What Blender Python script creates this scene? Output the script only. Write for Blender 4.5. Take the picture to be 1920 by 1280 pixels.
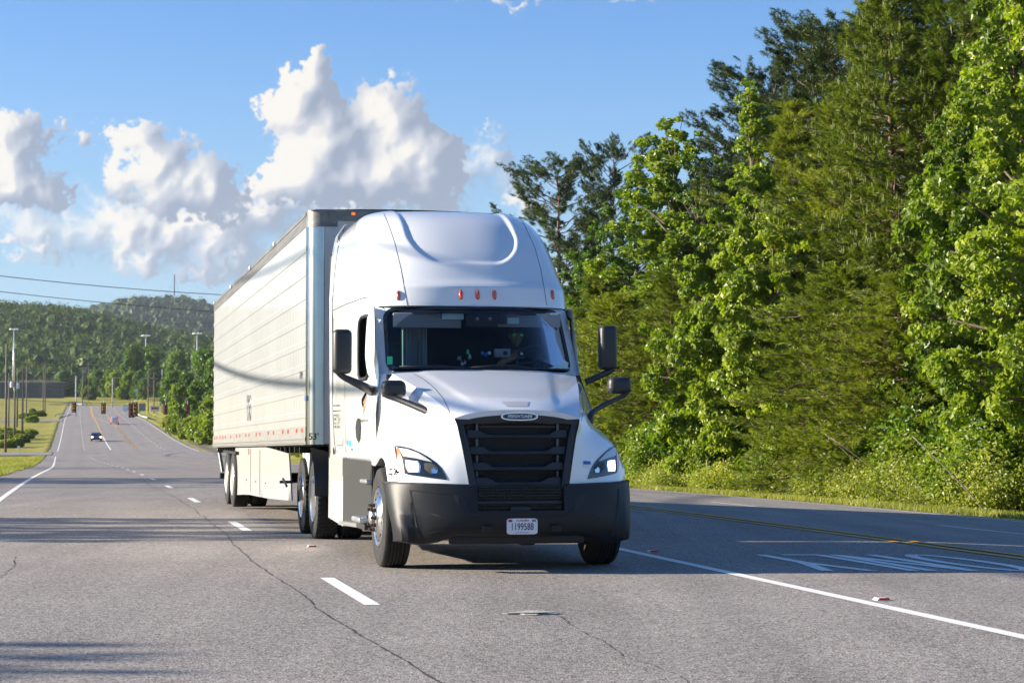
import bpy, bmesh, math, random
import numpy as np
from mathutils import Vector, Matrix
from mathutils.bvhtree import BVHTree
for o in list(bpy.data.objects): bpy.data.objects.remove(o)
SC = bpy.context.scene
COL = SC.collection
R = math.radians
pi = math.pi
# ------------------------------------------------------------------ camera
F, HZ, CH = 3733.0, 808.0, 1.376            # focal length in photo pixels, eye-level row, eye height
cam_d = bpy.data.cameras.new('camera'); cam = bpy.data.objects.new('camera', cam_d); COL.objects.link(cam)
cam_d.lens = 70; cam_d.sensor_width = 36; cam_d.clip_start = .1; cam_d.clip_end = 20000
cam.location = (0, 0, CH); cam.rotation_euler = (R(90 + 2.577), 0, 0)
cam_d.dof.use_dof = True; cam_d.dof.focus_distance = 22; cam_d.dof.aperture_fstop = 7.1
SC.camera = cam
SC.view_settings.view_transform = 'Standard'; SC.view_settings.look = 'None'
SC.view_settings.exposure = 1.42; SC.view_settings.gamma = 1
try:
    SC.cycles.use_denoising = True; SC.cycles.max_bounces = 8; SC.cycles.transparent_max_bounces = 16
    SC.cycles.volume_bounces = 0; SC.cycles.caustics_reflective = False; SC.cycles.caustics_refractive = False
except Exception: pass
# ------------------------------------------------------------------ sun and sky
SUN_EL, SUN_AZ = 16.8, -90.5                 # azimuth measured from +Y towards +X
sd = bpy.data.lights.new('sun', 'SUN'); sun = bpy.data.objects.new('sun', sd); COL.objects.link(sun)
sd.energy = 5.0; sd.angle = R(.55); sd.color = (1, .90, .74)
to_sun = Vector((math.sin(R(SUN_AZ)) * math.cos(R(SUN_EL)), math.cos(R(SUN_AZ)) * math.cos(R(SUN_EL)), math.sin(R(SUN_EL))))
sun.rotation_euler = to_sun.to_track_quat('Z', 'Y').to_euler(); sun.location = to_sun * 60
W = bpy.data.worlds.new('World'); SC.world = W; W.use_nodes = True
nt = W.node_tree; nt.nodes.clear()
def N(t, typ, **kw):
    n = t.nodes.new(typ)
    for k, v in kw.items(): setattr(n, k, v)
    return n
def spec(h,w,seed,beta,lo=0,hi=1e9):
    r=np.random.default_rng(seed); f=np.fft.rfft2(r.standard_normal((h,w)))
    ky=np.fft.fftfreq(h)[:,None]*h; kx=np.fft.rfftfreq(w)[None]*w*(h/w)
    k=np.hypot(ky,kx); k[0,0]=1; a=k**(-beta/2)*(k>=lo)*np.exp(-(k/hi)**2); a[0,0]=0
    n=np.fft.irfft2(f*a,(h,w)); return n/n.std()
def blur(a,s):
    h,w=a.shape; ky=np.fft.fftfreq(h)[:,None]; kx=np.fft.rfftfreq(w)[None]
    return np.fft.irfft2(np.fft.rfft2(a)*np.exp(-2*np.pi**2*s*s*(ky**2+kx**2)),(h,w))
def sstep(x,a,b): t=np.clip((x-a)/(b-a),0,1); return t*t*(3-2*t)
def clouds():
    x0,y0,s=-400,-160,1.5; w,h=1360,560            # photo pixels = x0 + i*s
    X,Y=np.meshgrid(x0+np.arange(w)*s,y0+np.arange(h)*s)
    wx=spec(h,w,1,3.0,4,60); wy=spec(h,w,2,3.0,4,60); fx=spec(h,w,31,2.6,30,200); fy=spec(h,w,32,2.6,30,200)
    U=X+wx*9+fx*4; V=Y+wy*9+fy*4
    def bill(seed,lo): 
        o=0;a=1;k=lo
        for i in range(5):
            n=spec(h,w,seed+i,1.0,k*.5,k*1.1); o=o+a*(1-1.5*np.minimum(np.abs(n),1.5)); a*=.56; k*=2.0
        return o
    B=np.clip(bill(50,12)*.26+spec(h,w,70,3.0,5,500)*.20,-.75,.6)
    def layer(bl,amp,T0,T1,strength=1):
        Fs=np.zeros((h,w))
        for (x,y,rx,ry) in bl: Fs=np.maximum(Fs,0)+np.exp(-.85*(((U-x)/rx)**2+((V-y)/ry)**2))
        Fs=1.5*np.tanh(Fs/1.5)
        E=Fs+amp*B*np.clip(Fs*1.6,0,1); den=sstep(E,T0,T1)
        return Fs,E,den*strength
    def shade(Fs,E,blue,k=1.0,g=1.0):
        Hs=blur(np.maximum(E,0),1.8)*7*g+blur(np.maximum(E,0),5)*24*g+blur(np.maximum(E,0),11)*46*g+blur(np.maximum(Fs,0),18)*60*g
        gy,gx=np.gradient(Hs,s); nz=1/np.sqrt(gx**2+gy**2+1); nx=-gx*nz; ny=-gy*nz
        L=(-.80,-.33,.42); lam=nx*L[0]+ny*L[1]+nz*L[2]
        occ=0
        for d in (10,24,48,84,130):
            sh=np.roll(np.roll(Hs,int(d*.93/s),1),int(d*.30/s),0); occ=np.maximum(occ,(sh-Hs-d*.16)/(14+d*.22))
        occ=np.clip(occ,0,1)
        top=np.clip((blur(np.roll(np.maximum(Fs,0),int(46/s),0),10)-blur(np.maximum(Fs,0),10)),0,1)
        return np.clip(.43+.62*lam-.42*blur(occ,8)*k-.42*top,0,1)
    A=[(532,185,36,34),(566,165,32,30),(596,135,17,26),(609,112,7,15),(545,225,45,28),(600,215,50,45),(610,270,50,45),(570,310,48,36),(555,350,55,32),
       (660,300,85,65),(700,195,34,26),(738,200,34,36),(765,245,40,48),(805,315,65,45),(640,365,110,22),(730,350,110,34),(835,268,30,18),(500,345,18,14)]
    Bl=[(30,262,32,30),(15,320,55,52),(62,345,36,40),(95,365,36,34),(125,385,18,18),(10,380,60,18),
       (130,248,13,16),(152,275,18,14),(108,280,12,10),(217,263,24,17),(252,278,22,15),(226,325,26,26),(290,300,30,40),(315,320,26,30),(330,285,16,24),(353,268,8,13),(345,340,42,36),(270,350,50,30),(395,325,40,26),(410,355,38,30),
       (340,385,60,24),(430,385,40,34)]
    Cl=[(205,412,26,14),(250,422,36,18),(300,430,50,22),(235,455,30,30),(270,490,30,18),(380,425,60,26),(440,420,40,34),(505,408,26,20),(495,380,30,20),(355,468,60,24),(430,468,24,20),(265,512,40,10),(390,515,60,10),
       (25,465,26,10),(85,470,22,9),(50,495,34,7),(948,362,20,12),(975,380,22,16),(1010,395,40,14),(940,15,20,5),(1000,2,60,5),(1180,0,40,4),(905,5,30,4)]
    Dl=[(860,300,30,22),(905,310,30,18),(890,345,55,24),(945,310,25,12),(925,262,20,12),(960,340,24,12),(925,238,6,8),(470,400,60,40),(520,385,40,30),(420,440,80,45),(560,385,70,14),(140,440,60,18),(330,440,150,40),(300,405,150,45),(600,400,150,26),(150,470,140,22),(420,490,130,26),(720,388,130,18),(40,420,70,22)]
    white=np.array([6.0,5.75,5.35]); mid=np.array([3.7,3.95,4.45]); dark=np.array([2.0,2.4,3.15])
    rgb=np.zeros((h,w,3))+mid; al=np.zeros((h,w))
    for bl,amp,T0,T1,st,lift in ((Dl,.6,.1,1.3,.80,-.05),(Cl,.8,.10,.95,.92,.05),(Bl,.72,.20,.54,.97,-.02),(A,.54,.24,.46,1,-.02)):
        Fs,E,d=layer(bl,amp,T0,T1,st); q=shade(Fs,E,0)+lift
        q=np.clip(q,0,1)[...,None]; c=np.where(q>.45,mid+(white-mid)*sstep(q,.45,.86),dark+(mid-dark)*np.clip(q/.45,0,1))
        d=d[...,None]; na=d[...,0]+al*(1-d[...,0]); rgb=np.where(na[...,None]>1e-4,(c*d+rgb*al[...,None]*(1-d))/np.maximum(na[...,None],1e-4),rgb); al=na
    al=blur(al,.45); rgb=np.stack([blur(rgb[...,k],.5) for k in range(3)],-1)
    return x0,y0,s,w,h,rgb,np.clip(al,0,1)

def build_sky():
    L = nt.links.new
    out = N(nt, 'ShaderNodeOutputWorld'); bg = N(nt, 'ShaderNodeBackground'); bg.inputs[1].default_value = SKY_STR
    sky = N(nt, 'ShaderNodeTexSky', sky_type='NISHITA'); sky.sun_disc = False
    sky.sun_elevation = R(SUN_EL); sky.sun_rotation = R(SUN_AZ)
    sky.air_density = 1.0; sky.dust_density = .2; sky.ozone_density = 3.0
    x0, y0, s, w, h, rgb, al = clouds()
    im = bpy.data.images.new('procedural_cumulus', w, h, alpha=True, float_buffer=True); im.colorspace_settings.name = 'Non-Color'; im.alpha_mode = 'CHANNEL_PACKED'
    px = np.concatenate([rgb / 10, al[..., None]], -1)[::-1].astype(np.float32); im.pixels.foreach_set(px.ravel()); im.update(); im.pack()
    tc = N(nt, 'ShaderNodeTexCoord'); sp = N(nt, 'ShaderNodeSeparateXYZ'); L(tc.outputs['Generated'], sp.inputs[0])
    az = N(nt, 'ShaderNodeMath', operation='ARCTAN2'); L(sp.outputs[0], az.inputs[0]); L(sp.outputs[1], az.inputs[1])
    el = N(nt, 'ShaderNodeMath', operation='ARCSINE'); L(sp.outputs[2], el.inputs[0])
    P = N(nt, 'ShaderNodeCombineXYZ'); L(az.outputs[0], P.inputs[0]); L(el.outputs[0], P.inputs[1])
    # the cloud picture spans a fixed window of azimuth and elevation
    ax0, ax1 = (x0 - 960) / F, (x0 + w * s - 960) / F; ey1, ey0 = (HZ - y0) / F, (HZ - y0 - h * s) / F
    mp = N(nt, 'ShaderNodeMapping'); L(P.outputs[0], mp.inputs[0]); mp.inputs['Scale'].default_value = (1 / (ax1 - ax0), 1 / (ey1 - ey0), 1); mp.inputs['Location'].default_value = (-ax0 / (ax1 - ax0), -ey0 / (ey1 - ey0), 0)
    it = N(nt, 'ShaderNodeTexImage', image=im, extension='CLIP', interpolation='Cubic'); L(mp.outputs[0], it.inputs[0])
    hz = N(nt, 'ShaderNodeMapRange', interpolation_type='SMOOTHSTEP'); L(el.outputs[0], hz.inputs[0]); hz.inputs[1].default_value = .22; hz.inputs[2].default_value = .04
    hz.inputs[3].default_value = 0; hz.inputs[4].default_value = .75
    tint = N(nt, 'ShaderNodeMix', data_type='RGBA', blend_type='MULTIPLY'); tint.inputs['Factor'].default_value = 1; L(sky.outputs[0], tint.inputs['A']); tint.inputs['B'].default_value = SKYTINT
    base = N(nt, 'ShaderNodeMix', data_type='RGBA'); L(hz.outputs[0], base.inputs['Factor']); L(tint.outputs['Result'], base.inputs['A']); base.inputs['B'].default_value = HORIZON
    sc = N(nt, 'ShaderNodeVectorMath', operation='SCALE'); sc.inputs['Scale'].default_value = 10 * CLOUD; L(it.outputs['Color'], sc.inputs[0])
    mx = N(nt, 'ShaderNodeMix', data_type='RGBA'); L(it.outputs['Alpha'], mx.inputs['Factor']); L(base.outputs['Result'], mx.inputs['A']); L(sc.outputs[0], mx.inputs['B'])
    L(mx.outputs['Result'], bg.inputs[0]); L(bg.outputs[0], out.inputs[0])
SKY_STR, CLOUD, HORIZON = .061, 1.0, (2.5, 3.8, 4.9, 1)
SKYTINT = (.66, .93, 1.27, 1)
build_sky()
# ------------------------------------------------------------------ helpers
def tag(o, label=None, cat=None, group=None, kind=None):
    if label: o['label'] = label
    if cat: o['category'] = cat
    if group: o['group'] = group
    if kind: o['kind'] = kind
    return o
def thing(name, label, cat, loc=(0, 0, 0), rz=0, group=None):
    o = bpy.data.objects.new(name, None); COL.objects.link(o); o.location = loc; o.rotation_euler = (0, 0, rz); o.empty_display_size = .2
    return tag(o, label, cat, group)
def copy_tree(o, parent=None):
    c = o.copy(); COL.objects.link(c); c.parent = parent
    for ch in list(o.children): copy_tree(ch, c)
    return c
def npmesh(name, V, Fs, mats, parent=None, smooth=False, midx=None, loc=None):
    """V (n,3) array; Fs a list of (m,k) int arrays"""
    me = bpy.data.meshes.new(name); V = np.asarray(V, dtype=np.float32)
    me.vertices.add(len(V)); me.vertices.foreach_set('co', V.ravel())
    Fs = [np.asarray(f, dtype=np.int32) for f in (Fs if isinstance(Fs, list) else [Fs]) if len(f)]
    tot = np.concatenate([np.full(len(f), f.shape[1], np.int32) for f in Fs]); idx = np.concatenate([f.ravel() for f in Fs])
    st = np.concatenate([[0], np.cumsum(tot)[:-1]]).astype(np.int32)
    me.loops.add(len(idx)); me.loops.foreach_set('vertex_index', idx)
    me.polygons.add(len(tot)); me.polygons.foreach_set('loop_start', st)
    try: me.polygons.foreach_set('loop_total', tot)
    except Exception: pass
    if midx is not None: me.polygons.foreach_set('material_index', np.asarray(midx, np.int32))
    me.polygons.foreach_set('use_smooth', np.full(len(tot), bool(smooth)))
    me.update(calc_edges=True); me.validate()
    for m in (mats if isinstance(mats, (list, tuple)) else [mats]): me.materials.append(m)
    o = bpy.data.objects.new(name, me); COL.objects.link(o)
    if parent: o.parent = parent
    if loc: o.location = loc
    return o
class MB:
    def __init__(s): s.v = []; s.f = []; s.m = []; s.M = Matrix(); s.mi = 0; s.sm = []; s.smooth = False
    def add(s, vs, fs):
        b = len(s.v); s.v += [tuple(s.M @ Vector(p)) for p in vs]
        for f in fs: s.f.append(tuple(b + i for i in f)); s.m.append(s.mi); s.sm.append(s.smooth)
        return s
    def box(s, c, d, bev=0, rot=None):
        x, y, z = d[0] / 2, d[1] / 2, d[2] / 2; b = min(bev, x * .9, y * .9, z * .9)
        T = Matrix.Translation(c) @ (rot.to_4x4() if rot is not None else Matrix())
        if b <= 0:
            P = [(sx * x, sy * y, sz * z) for sx in (-1, 1) for sy in (-1, 1) for sz in (-1, 1)]
            Fq = [(0, 1, 3, 2), (4, 6, 7, 5), (0, 4, 5, 1), (2, 3, 7, 6), (0, 2, 6, 4), (1, 5, 7, 3)]
        else:
            bm = bmesh.new(); bmesh.ops.create_cube(bm, size=1)
            for q in bm.verts: q.co = Vector((q.co.x * 2 * x, q.co.y * 2 * y, q.co.z * 2 * z))
            bmesh.ops.bevel(bm, geom=bm.edges[:], offset=b, segments=2 if b < .03 else 4, affect='EDGES', profile=.5)
            bm.verts.index_update(); P = [tuple(q.co) for q in bm.verts]; Fq = [tuple(q.index for q in f.verts) for f in bm.faces]; bm.free()
        return s.add([tuple(T @ Vector(p)) for p in P], Fq)
    def tube(s, pts, r, n=8, cap=True):
        pts = [Vector(p) for p in pts]; rs = r if isinstance(r, (list, tuple)) else [r] * len(pts); V = []; up = Vector((0, 0, 1)); prev = None
        for i, p in enumerate(pts):
            t = (pts[min(i + 1, len(pts) - 1)] - pts[max(i - 1, 0)]).normalized()
            a = prev if prev is not None else (up if abs(t.z) < .9 else Vector((1, 0, 0)))
            a = (a - t * a.dot(t)).normalized(); prev = a; b = t.cross(a)
            V += [tuple(p + (a * math.cos(2 * pi * k / n) + b * math.sin(2 * pi * k / n)) * rs[i]) for k in range(n)]
        Fq = [(i * n + k, i * n + (k + 1) % n, (i + 1) * n + (k + 1) % n, (i + 1) * n + k) for i in range(len(pts) - 1) for k in range(n)]
        if cap: Fq += [tuple(range(n))[::-1], tuple((len(pts) - 1) * n + k for k in range(n))]
        return s.add(V, Fq)
    def lathe(s, prof, n=32, axis='x', c=(0, 0, 0), closed=False):
        """prof: list of (a, r) along the axis"""
        V = []
        for (a, r) in prof:
            for k in range(n):
                t = 2 * pi * k / n; q = (a, r * math.cos(t), r * math.sin(t)) if axis == 'x' else ((r * math.cos(t), a, r * math.sin(t)) if axis == 'y' else (r * math.cos(t), r * math.sin(t), a))
                V.append((q[0] + c[0], q[1] + c[1], q[2] + c[2]))
        m = len(prof)
        Fq = [(i * n + k, i * n + (k + 1) % n, (i + 1) % m * n + (k + 1) % n, (i + 1) % m * n + k) for i in range(m if closed else m - 1) for k in range(n)]
        if not closed:
            if prof[0][1] > 1e-4: Fq.append(tuple(range(n))[::-1])
            if prof[-1][1] > 1e-4: Fq.append(tuple((m - 1) * n + k for k in range(n)))
        return s.add(V, Fq)
    def prism(s, poly, d, axis='y', at=0):
        """poly 2-D outline extruded by d along the axis"""
        n = len(poly); f = {'y': lambda a, b, t: (a, t, b), 'x': lambda a, b, t: (t, a, b), 'z': lambda a, b, t: (a, b, t)}[axis]
        V = [f(a, b, at) for a, b in poly] + [f(a, b, at + d) for a, b in poly]
        return s.add(V, [tuple(range(n)), tuple(range(2 * n - 1, n - 1, -1))] + [(i, i + n, (i + 1) % n + n, (i + 1) % n) for i in range(n)])
    def grid(s, G, closed=False):
        n, m = len(G), len(G[0]); V = [tuple(p) for row in G for p in row]
        return s.add(V, [(i * m + j, i * m + (j + 1) % m, (i + 1) * m + (j + 1) % m, (i + 1) * m + j) for i in range(n - 1) for j in range(m if closed else m - 1)])
    def build(s, name, mats, parent=None, smooth=None, fix=True, loc=None):
        me = bpy.data.meshes.new(name); me.from_pydata(s.v, [], s.f)
        for m in (mats if isinstance(mats, (list, tuple)) else [mats]): me.materials.append(m)
        me.polygons.foreach_set('material_index', s.m)
        if smooth == 'auto':
            me.polygons.foreach_set('use_smooth', [True] * len(s.f))
        else: me.polygons.foreach_set('use_smooth', [True] * len(s.f) if smooth else s.sm)
        if fix:
            bm = bmesh.new(); bm.from_mesh(me); bmesh.ops.remove_doubles(bm, verts=bm.verts, dist=1e-5); bmesh.ops.recalc_face_normals(bm, faces=bm.faces)
            if smooth == 'auto':
                for e in bm.edges:
                    if len(e.link_faces) == 2 and e.calc_face_angle(0) > R(32): e.smooth = False
            bm.to_mesh(me); bm.free()
        me.update(); o = bpy.data.objects.new(name, me); COL.objects.link(o)
        if parent: o.parent = parent
        if loc: o.location = loc
        return o
def mat(name, col, rough=.6, metal=0, var=0, scale=5, bump=0, bscale=40, spec=.5, coat=0, col2=None, emit=None, estr=0, detail=4, coords='Object', aniso=None):
    m = bpy.data.materials.new(name); m.use_nodes = True; t = m.node_tree; b = t.nodes['Principled BSDF']; l = t.links.new
    c = tuple(col) + (1,); b.inputs['Base Color'].default_value = c; b.inputs['Roughness'].default_value = rough; b.inputs['Metallic'].default_value = metal
    b.inputs['Specular IOR Level'].default_value = spec; b.inputs['Coat Weight'].default_value = coat; b.inputs['Coat Roughness'].default_value = .05
    if emit: b.inputs['Emission Color'].default_value = tuple(emit) + (1,); b.inputs['Emission Strength'].default_value = estr
    if var or bump or col2:
        tc = N(t, 'ShaderNodeTexCoord'); mp = N(t, 'ShaderNodeMapping'); l(tc.outputs[coords], mp.inputs[0])
        if aniso: mp.inputs['Scale'].default_value = aniso
    if var or col2:
        n = N(t, 'ShaderNodeTexNoise'); l(mp.outputs[0], n.inputs['Vector']); n.inputs['Scale'].default_value = scale; n.inputs['Detail'].default_value = detail
        mr = N(t, 'ShaderNodeMapRange'); l(n.outputs[0], mr.inputs[0]); mr.inputs[1].default_value = .3; mr.inputs[2].default_value = .7
        mx = N(t, 'ShaderNodeMix', data_type='RGBA'); l(mr.outputs[0], mx.inputs['Factor'])
        c2 = col2 if col2 else tuple(x * (1 + var) for x in col); c1 = col if col2 else tuple(x * (1 - var) for x in col)
        mx.inputs['A'].default_value = tuple(c1) + (1,); mx.inputs['B'].default_value = tuple(c2) + (1,); l(mx.outputs['Result'], b.inputs['Base Color'])
    if bump:
        n = N(t, 'ShaderNodeTexNoise'); l(mp.outputs[0], n.inputs['Vector']); n.inputs['Scale'].default_value = bscale; n.inputs['Detail'].default_value = 3
        bp = N(t, 'ShaderNodeBump'); bp.inputs['Strength'].default_value = bump; bp.inputs['Distance'].default_value = .02; l(n.outputs[0], bp.inputs['Height']); l(bp.outputs[0], b.inputs['Normal'])
    return m
def leafmat(name, c1, c2, trans=.35, gloss=.35, scale=1.2, rnd=.25):
    m = bpy.data.materials.new(name); m.use_nodes = True; t = m.node_tree; t.nodes.clear(); l = t.links.new
    out = N(t, 'ShaderNodeOutputMaterial'); tc = N(t, 'ShaderNodeTexCoord'); oi = N(t, 'ShaderNodeObjectInfo')
    n = N(t, 'ShaderNodeTexNoise'); l(tc.outputs['Object'], n.inputs['Vector']); n.inputs['Scale'].default_value = scale; n.inputs['Detail'].default_value = 6; n.inputs['Roughness'].default_value = .75
    mr = N(t, 'ShaderNodeMapRange'); l(n.outputs[0], mr.inputs[0]); mr.inputs[1].default_value = .36; mr.inputs[2].default_value = .66
    mx = N(t, 'ShaderNodeMix', data_type='RGBA'); l(mr.outputs[0], mx.inputs['Factor']); mx.inputs['A'].default_value = tuple(c1) + (1,); mx.inputs['B'].default_value = tuple(c2) + (1,)
    hs = N(t, 'ShaderNodeHueSaturation'); l(mx.outputs['Result'], hs.inputs['Color'])
    vr = N(t, 'ShaderNodeMapRange'); l(oi.outputs['Random'], vr.inputs[0]); vr.inputs[3].default_value = 1 - rnd; vr.inputs[4].default_value = 1 + rnd; l(vr.outputs[0], hs.inputs['Value'])
    hr = N(t, 'ShaderNodeMapRange'); l(oi.outputs['Random'], hr.inputs[0]); hr.inputs[3].default_value = .515; hr.inputs[4].default_value = .49; l(hr.outputs[0], hs.inputs['Hue'])
    pb = N(t, 'ShaderNodeBsdfPrincipled'); l(hs.outputs[0], pb.inputs['Base Color']); pb.inputs['Roughness'].default_value = .42; pb.inputs['Specular IOR Level'].default_value = gloss
    tr = N(t, 'ShaderNodeBsdfTranslucent'); h2 = N(t, 'ShaderNodeMix', data_type='RGBA', blend_type='MULTIPLY'); h2.inputs['Factor'].default_value = 1; l(hs.outputs[0], h2.inputs['A']); h2.inputs['B'].default_value = (1.5, 1.7, .6, 1); l(h2.outputs['Result'], tr.inputs[0])
    ms = N(t, 'ShaderNodeMixShader'); ms.inputs[0].default_value = trans; l(pb.outputs[0], ms.inputs[1]); l(tr.outputs[0], ms.inputs[2]); l(ms.outputs[0], out.inputs[0])
    return m
rng = np.random.default_rng(7)
def lerp_tab(tab, x): return np.interp(x, [a for a, b in tab], [b for a, b in tab])
ORD = 'first second third fourth fifth sixth seventh eighth ninth tenth eleventh twelfth thirteenth fourteenth fifteenth sixteenth seventeenth eighteenth nineteenth twentieth twenty-first twenty-second twenty-third twenty-fourth twenty-fifth'.split()
# ------------------------------------------------------------------ road frame and terrain
ZR = [(-80,0),(30,0),(41,-.03),(53,-.09),(65,-.17),(77,-.29),(100,-.55),(150,-1.1),(200,-1.5),(250,-1.72),(300,-1.1),(350,.0),(480,3.8),(620,6.9),(720,10.4),(760,11.2),(820,12.0),(900,13),(1300,16),(6000,30)]
XL = [(-80,-1.7+.2155*80),(115,-1.7-.2155*115),(250,-57.2),(350,-79.2),(480,-107.8),(620,-138.2),(720,-159.5),(800,-176),(1500,-320),(6000,-1200)]
def smooth_tab(tab):
    xs = np.arange(-80, 6001, 5.0); v = np.interp(xs, [a for a, b in tab], [b for a, b in tab]); k = np.ones(7) / 7
    vv = np.convolve(np.pad(v, 3, mode='edge'), k, 'valid'); return xs, vv
_zx, _zv = smooth_tab(ZR); _xx, _xv = smooth_tab(XL)
def zr(Y): return np.interp(Y, _zx, _zv)
def xl(Y): return np.interp(Y, _xx, _xv)
def cross(t, Y):
    d = np.clip(t - 11.9, 0, 30); k = .043 * np.clip((200 - Y) / 120, 0, 1)
    return -d * k
def zroad(t, Y): return zr(Y) + cross(t, Y)
def RP(t, Y, dz=0): return (float(xl(Y) + 1.0235 * t), float(Y), float(zroad(t, Y)) + dz)
def fbm(x, y, s=1, seed=0):
    r = np.random.default_rng(seed); o = 0; a = 1
    for i in range(5):
        for _ in range(3):
            th = r.uniform(0, 2 * pi); ph = r.uniform(0, 2 * pi); o = o + a * np.sin((x * math.cos(th) + y * math.sin(th)) * s + ph + 1.3 * np.sin((x * math.sin(th) - y * math.cos(th)) * s * .7))
        a *= .5; s *= 2.1
    return o / 6
def ramp(x, a, b): q = np.clip((x - a) / (b - a), 0, 1); return q * q * (3 - 2 * q)
def ridge(px, tab): return np.interp(px, [a for a, b in tab], [b for a, b in tab])
R1 = [(-900,560),(-300,545),(0,553),(60,555),(110,560),(160,568),(250,588),(400,612),(700,660),(1200,700),(2600,730)]
R2 = [(-900,640),(-200,620),(100,600),(165,572),(205,558),(230,552),(262,550),(330,549),(370,556),(400,566),(520,600),(900,640),(2600,690)]
def terrain(X, Y):
    X = np.asarray(X, float); Y = np.asarray(Y, float)
    t = (X - xl(Y)) / 1.0235
    base = zroad(np.clip(t, -1, 20.6), Y)
    left = np.clip(-1.4 - t, 0, 400); right = np.clip(t - 20.6, 0, 400)
    zl = -.10 * ramp(left, .3, 2) + .35 * ramp(left, 6, 30) + 3.2 * ramp(left, 30, 160) * ramp(Y, 500, 720) + 1.1 * ramp(left, 14, 40) * ramp(Y, 360, 300)
    zrr = -.12 * ramp(right, .2, 1.5) + .9 * ramp(right, 2, 9) + .9 * ramp(right, 10, 60)
    z = base + np.where(t < 9, zl, zrr)
    z = z + .12 * fbm(X, Y, .12, 3) * ramp(left + right, 2, 10)
    px = 960 + F * X / np.maximum(Y, 50)
    h1 = 1.376 + (HZ - ridge(px, R1)) * 1750 / F - 26; h2 = 1.376 + (HZ - ridge(px, R2)) * 3000 / F - 22
    n = fbm(X, Y, .008, 11) * 9
    z = z + 3.5 * ramp(Y, 720, 860)
    a1 = ramp(Y, 880, 1750) ; z1 = z + (h1 - z) * a1 + n * ramp(Y, 900, 1200) * ramp(Y, 1750, 1500)
    z1 = np.where(Y > 1750, h1 - (h1 - 20) * .5 * ramp(Y, 1750, 2300), z1)
    z2 = z1 + (h2 - z1) * ramp(Y, 2300, 3000)
    z2 = np.where(Y > 3000, h2 - (h2 - 20) * ramp(Y, 3000, 4200), z2)
    return z2
def tz(X, Y): return float(terrain(X, Y))
# ground materials
def ground_mat(name, cols, scales, bump=.4, bs=30):
    m = bpy.data.materials.new(name); m.use_nodes = True; t = m.node_tree; b = t.nodes['Principled BSDF']; l = t.links.new
    tc = N(t, 'ShaderNodeTexCoord'); cur = None
    for i, (c, s) in enumerate(zip(cols[1:], scales)):
        n = N(t, 'ShaderNodeTexNoise'); l(tc.outputs['Object'], n.inputs['Vector']); n.inputs['Scale'].default_value = s; n.inputs['Detail'].default_value = 6; n.inputs['Roughness'].default_value = .65
        mr = N(t, 'ShaderNodeMapRange'); l(n.outputs[0], mr.inputs[0]); mr.inputs[1].default_value = .42; mr.inputs[2].default_value = .6
        mx = N(t, 'ShaderNodeMix', data_type='RGBA'); l(mr.outputs[0], mx.inputs['Factor']); mx.inputs['B'].default_value = tuple(c) + (1,)
        if cur is None: mx.inputs['A'].default_value = tuple(cols[0]) + (1,)
        else: l(cur, mx.inputs['A'])
        cur = mx.outputs['Result']
    l(cur, b.inputs['Base Color']); b.inputs['Roughness'].default_value = .9; b.inputs['Specular IOR Level'].default_value = .2
    n = N(t, 'ShaderNodeTexNoise'); l(tc.outputs['Object'], n.inputs['Vector']); n.inputs['Scale'].default_value = bs; n.inputs['Detail'].default_value = 4
    bp = N(t, 'ShaderNodeBump'); bp.inputs['Strength'].default_value = bump; bp.inputs['Distance'].default_value = .1; l(n.outputs[0], bp.inputs['Height']); l(bp.outputs[0], b.inputs['Normal'])
    return m
M_ground = ground_mat('grass_ground', [(.30,.28,.04), (.42,.33,.10), (.20,.21,.03), (.36,.32,.055)], [.05, .35, 3.0])
M_dirt = ground_mat('verge_dirt', [(.20,.165,.12), (.12,.12,.05), (.27,.24,.19)], [.6, 8])
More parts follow.
